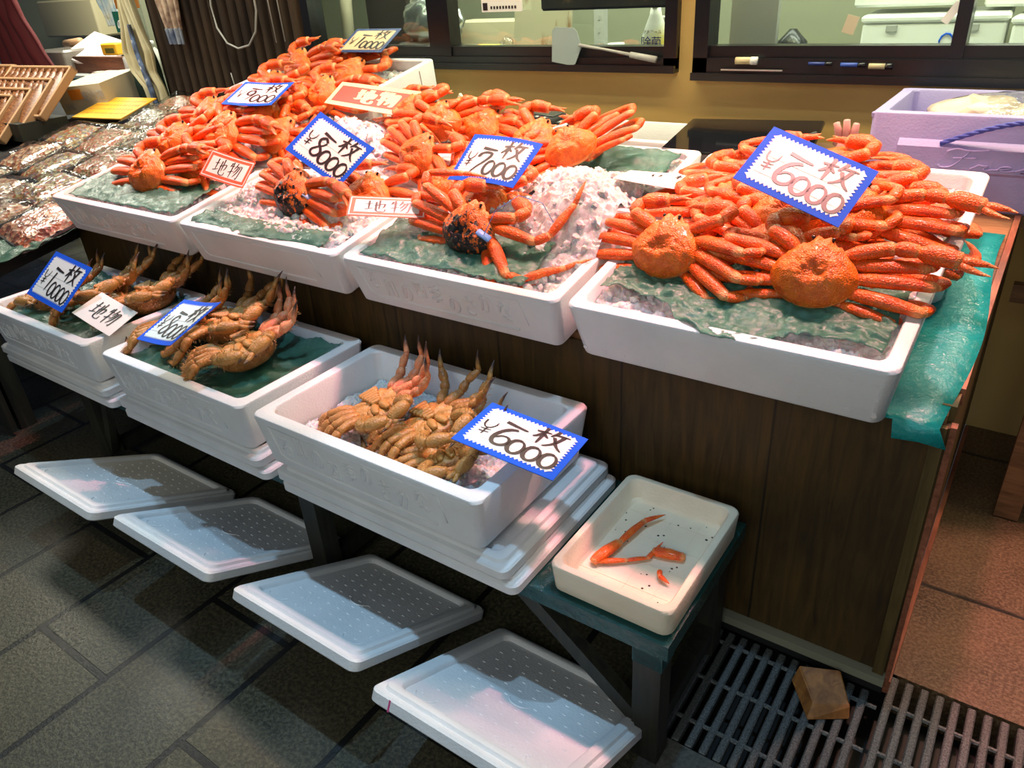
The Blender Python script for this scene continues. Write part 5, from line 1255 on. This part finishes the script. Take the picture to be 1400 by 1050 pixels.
# yellow board and carton
yb = empty('yellow_board', 'yellow board with small writing lying behind the seafood packs', 'board', (-4.28, 2.27, .905), (R(14), 0, R(8)))
mb = MB(); mb.box((0,0,0), (.40,.26,.006)); mb.build('board', M['yellow_card'], yb, False)
mb = MB(); rr = random.Random(4)
for j in range(4):
    for i in range(15): mb.box((-.17+.024*i+rr.uniform(-.003,.003), .08-.05*j, .0034), (.012,.016,.0006))
mb.build('small_writing', M['label_orange'], yb, False)
ct = empty('carton', 'buff frozen-goods carton behind the yellow board', 'box', (-4.62, 2.42, .885), (R(8), R(-4), R(14)))
mb = MB(); mb.box((0,0,.075), (.36,.30,.15)); mb.build('carton_body', M['kraft'], ct, False)
mb = MB(); mb.box((-.03,-.1512,.105), (.10,.002,.055)); mb.build('orange_sticker', M['label_orange'], ct, False)
text_mesh('要冷凍', .058, Matrix.Translation((.095,-.152,.07)) @ Matrix.Rotation(R(90), 4, 'X'), 'stamp_text', M['ink_grey'], ct)
mb = MB()
for q in ((0,.03,.08,.003),(0,.0,.08,.003),(-.04,.015,.003,.033),(.04,.015,.003,.033),(0,.015,.06,.012)): mb.box((-.115+q[0],-.1512,.03+q[1]), (q[2],.0015,q[3]))
mb.build('stamp_frame', M['ink_grey'], ct, False)
# tilted wooden trays of dried fish
mb = MB(); nf = 10; rows = []
for j in range(nf+1):
    t = j/nf; w_ = .043*math.sin(PI*min(1, .12+t*.86))**.8; rows.append(mb.ring([(w_*math.cos(2*PI*a/8), -.145+.29*t, .008*math.sin(2*PI*a/8)*(1-.5*t)) for a in range(8)]))
for a, b in zip(rows, rows[1:]): mb.bridge(a, b)
mb.cap(rows[0], True); mb.cap(rows[-1]); fish_me = mb.build('dried_fish', M['fish']); fish0 = fish_me
TR_ = [(-4.75,2.08,.985,'rearmost'),(-4.80,1.985,.935,'second rearmost'),(-4.88,1.90,.895,'third from the back'),(-4.96,1.83,.870,'front')]
mb = MB(); mb.box((-5.1,1.97,.84), (1.25,.26,.09)); thing_mesh(mb, 'tray_stand', M['wood_leg'], 'low dark stand under the tilted fish trays', 'stand', False)
first = True
for k, (x, y, z, wh) in enumerate(TR_):
    for side, dx in (('right', 0), ('left', -.63)):
        if k == 3 and side == 'left': continue
        mw = worldM(x+dx*1.0, y+.0*(dx != 0), z, 4, 40, 0)
        e = empty('fish_tray', f'tilted pale wooden tray of dried fish, {wh} step of the {side} stack', 'tray', group='tilted trays of dried fish', mw=mw)
        mb = MB(); mb.rbox((0,0,.004), (.60,.34,.008), .01)
        for q in ((0,.163,.60,.014),(0,-.163,.60,.014),(.293,0,.014,.34),(-.293,0,.014,.34)): mb.rbox((q[0],q[1],.022), (q[2],q[3],.044), .005)
        mb.build('tray_body', M['tray_wood'], e, 'auto')
        for i in range(9):
            for j in range(1):
                f = fish0 if first else fish0.copy()
                if not first: COL.objects.link(f)
                first = False
                f.matrix_world = mw @ Matrix.Translation((-.25+.0625*i, .0, .036)) @ Matrix.Rotation(R(rnd.uniform(-7,7)), 4, 'Z') @ Matrix.Rotation(R(4), 4, 'X') @ Matrix.Rotation(R(20), 4, 'Y')
                tag(f, 'brown dried fish laid in a row in the tilted wooden trays', 'fish', 'dried fish in the trays')
# ---- back room
bt_ = empty('back_table', 'work table with teal edge in the back room', 'table', (-6.1, 3.35, 0))
mb = MB(); mb.box((0,0,.92), (1.7,.75,.05)); mb.build('table_top', M['grey_pl'], bt_, False)
mb = MB(); mb.box((.0,-.38,.885), (1.7,.02,.085)); mb.build('teal_edge', M['teal_dark'], bt_, False)
for x in (-.8,.8):
    for y in (-.33,.33): mb = MB(); mb.box((x,y,.45), (.05,.05,.89)); mb.build('leg', M['wood_leg'], bt_, False)
mb = MB(); mb.box((0,-.35,.45), (1.65,.02,.80)); mb.build('front_panel', M['black_matte'], bt_, False)
mb = MB(); mb.box((-5.86,3.12,1.0), (.98,.05,.115)); thing_mesh(mb, 'wooden_board', wood('red_brown_board', (.07,.022,.01), (.22,.075,.03), (2,20,20)), 'red-brown wooden board standing on the back table', 'board', False)
mb = MB(); blob(mb, (-5.66,3.04,.955), (.26,.06,.02), 3, .4); thing_mesh(mb, 'crumpled_film', M['raw'], 'crumpled pink wrapping along the back table edge', 'wrapping', True)
yt = empty('yellow_dispenser', 'yellow tape dispenser on the back table', 'dispenser', (-5.80,3.2,1.06), (0,0,R(10)))
mb = MB(); mb.rbox((0,0,.04), (.16,.08,.08), .012); mb.build('housing', M['yellow_card'], yt, 'auto')
mb = MB(); mb.rbox((.01,-.041,.032), (.09,.006,.035), .004); mb.build('window', mat('olive_label', (.12,.11,.02), .4), yt, 'auto')
mb = MB(); mb.box((0,0,0), (.42,.34,.02)); tag(mb.build('paper_stack', mat('pink_paper', (.62,.50,.47), .7), smooth=False, mw=worldM(-6.12,3.25,1.08,0,24,14)), 'pale pink paper sheet draped over the clear container', 'paper')
pc = MB(); pc.rbox((-6.42,3.2,1.02), (.42,.34,.17), .02); thing_mesh(pc, 'clear_container', mat('smoky_plastic', (.22,.19,.16), .15, Alpha=.85), 'smoky plastic container at the left of the back table', 'container')
for k, (x, h, c, lab) in enumerate([(-5.36,.17,(.66,.60,.55),'pinkish white bottle, front left of the back table bottles'),(-5.27,.15,(.72,.70,.62),'cream bottle, front right of the back table bottles'),(-5.38,.24,(.45,.47,.60),'tall lavender bottle behind the pinkish bottle'),(-5.20,.21,(.74,.74,.68),'white bottle with green label on the back table')]):
    e = empty('cleaning_bottle', lab, 'bottle', (x, 3.05+.09*(k > 1), .945), group='bottles on the back table')
    mb = MB(); mb.lathe([(.03,0),(.042,.005),(.042,h*.68),(.02,h*.82),(.018,h*.86)], 18); mb.build('bottle_body', mat('bottle_%d' % k, c, .35), e)
    mb = MB(); mb.lathe([(.022,h*.85),(.022,h),(.018,h*1.01)], 16); mb.build('cap', M['white_pl'], e)
    if k == 3: mb = MB(); mb.rbox((0,-.043,h*.4), (.04,.003,.05), .01); mb.build('green_label', mat('green_label', (.12,.42,.08), .5), e, 'auto')
gs = empty('green_sign', 'green sign with white characters hanging in the back room', 'sign', (-5.17, 3.0, 1.285), (0,0,R(4)))
mb = MB(); mb.rbox((0,0,0), (.26,.012,.125), .002); mb.build('panel', mat('sign_green', (.01,.11,.07), .5), gs, 'auto')
mb = MB()
for k, g in enumerate(('no','sa','na')):
    for pth, b in glyph_paths([(g, -.10+.075*k, -.045, .05, .06, 1)]): mb.tube([(p[0], -.008, p[1]) for p in pth], .004, 5, up=(0,1,0))
mb.build('lettering', M['white_pl'], gs)
mb = MB(); mb.rbox((-.0,-.008,.045), (.035,.006,.03), .004); mb.build('black_clip', M['black_matte'], gs, 'auto')
mb = MB(); mb.box((-5.17,3.03,1.46), (.27,.01,.20)); thing_mesh(mb, 'orange_poster', mat('orange_brown_paper', (.36,.13,.02), .6), 'orange-brown notice above the green sign', 'poster', False)
drape('printed_shirt', 'pale blue patterned cloth beside the green sign', 'cloth', [(1.7,-.12,.08),(1.42,-.10,.06),(1.26,-.05,.08)], .006, cloth('pale_print', (.30,.42,.50), (.55,.56,.48), (.40,.36,.20), 12), (-5.42,3.05,0), 6)
pipe = MB(); pipe.tube([(-6.38,4.05,1.62),(-6.38,4.05,.95)], .055, 12); thing_mesh(pipe, 'black_stand', M['black_matte'], 'thick black stand pole in the back room', 'pole', True)
pipe = MB(); pipe.tube([(-6.12,4.05,1.62),(-6.16,4.05,.95)], .022, 10); thing_mesh(pipe, 'black_stand', M['black_matte'], 'thin black pole beside the thick stand pole', 'pole', True)
mb = MB(); mb.rbox((-7.5,3.95,1.28), (.95,.30,.30), .02); thing_mesh(mb, 'storage_bin', mat('beige_bin', (.42,.36,.22), .5), 'beige storage bin against the rear wall', 'bin')
mb = MB(); mb.tube([(-6.75,3.35,1.12),(-6.42,3.3,1.14)], .03, 12); thing_mesh(mb, 'paper_tube', M['tray_wood'], 'pale cardboard tube on the clear container', 'tube', True)
wallbox('wall_rear', -7.05, -6.95, 4.08, 4.2, 0, 2.7, cloth('grey_stone', (.16,.17,.12), (.24,.25,.18)))
drape('red_jacket', 'dark red jacket hanging at the left edge of the scene', 'jacket', [(1.75,-.35,.10),(1.35,-.36,.14),(1.12,-.36,.26),(.92,-.36,.40)], .02, M['red_cloth'], (-6.30,2.82,0), 7, fold=.03)

# ================================================================== LIGHT
w = bpy.data.worlds.new('World'); scene.world = w; w.use_nodes = True
w.node_tree.nodes['Background'].inputs[0].default_value = (.42,.52,.72,1); w.node_tree.nodes['Background'].inputs[1].default_value = .06
def area(name, loc, size, energy, col, target=None, sy=None):
    l = bpy.data.lights.new(name, 'AREA'); l.energy = energy; l.color = col; l.size = size
    if sy: l.shape = 'RECTANGLE'; l.size_y = sy
    o = bpy.data.objects.new(name, l); COL.objects.link(o); o.location = loc
    d = (Vector(target or (loc[0], loc[1], 0)) - Vector(loc)); o.rotation_euler = d.to_track_quat('-Z', 'Y').to_euler(); return o
def spot(name, loc, target, energy, col, ang, blend=.6, r=.06):
    l = bpy.data.lights.new(name, 'SPOT'); l.energy = energy; l.color = col; l.spot_size = R(ang); l.spot_blend = blend; l.shadow_soft_size = r
    o = bpy.data.objects.new(name, l); COL.objects.link(o); o.location = loc
    o.rotation_euler = (Vector(target) - Vector(loc)).to_track_quat('-Z', 'Y').to_euler(); return o
PINK = (1,.31,.33)
for x in (-.30, -.95, -1.55, -2.15, -2.75): spot('pink_lamp', (x, 1.88, 2.35), (x-.02, 1.62, .9), 80, PINK, 47, .7, .05)
area('counter_tube', (-1.4, 1.85, 2.45), 3.4, 6, (1,.98,.80), (-1.4, 1.45, .5), .06)
for x in (-2.3, -1.35, -.45): spot('cool_lid_fill', (x, 1.06, 2.75), (x, .56, .15), 34, (.42,.72,1), 42, .35, .03)  # added unseen cool spots, coned to reach the lids and miss the ice
area('front_fill', (-.1, -1.7, 2.3), 1.8, 14, (.97,1,.90), (-.5, 1.3, .6))  # added soft fill for the box fronts and counter front
area('wall_fill', (-1.0, 2.05, 2.5), 3.2, 24, (1,.84,.50), (-1.0, 2.6, 1.0), .10)  # extra fill added only to brighten the ochre wall
spot('left_lamp', (-3.1, -.2, 2.6), (-2.4, .30, 0), 16, (1,.82,.42), 34, .6, .05)
spot('right_lamp', (.55, 2.2, 2.2), (.12, 1.75, 0), 60, (1,.52,.38), 46, .8, .05)
area('kitchen_tube', (-1.4, 2.70, 1.9), 3.4, 15, (.95,1,.85), (-1.4, 2.95, 1.1), .06)
area('kitchen_tube', (-1.2, 3.2, 2.4), 3.5, 26, (.95,1,.85), None, .4)
area('stall_tube', (-4.6, 1.7, 2.3), 1.2, 26, (1,.95,.78), None, .4)
area('rear_room_tube', (-5.6, 3.4, 2.4), 2.2, 44, (.97,1,.85), None, .4)
vs = scene.view_settings; vs.view_transform = 'Standard'; vs.look = 'None'; vs.gamma = 1; vs.use_curve_mapping = False; vs.exposure = 1.0
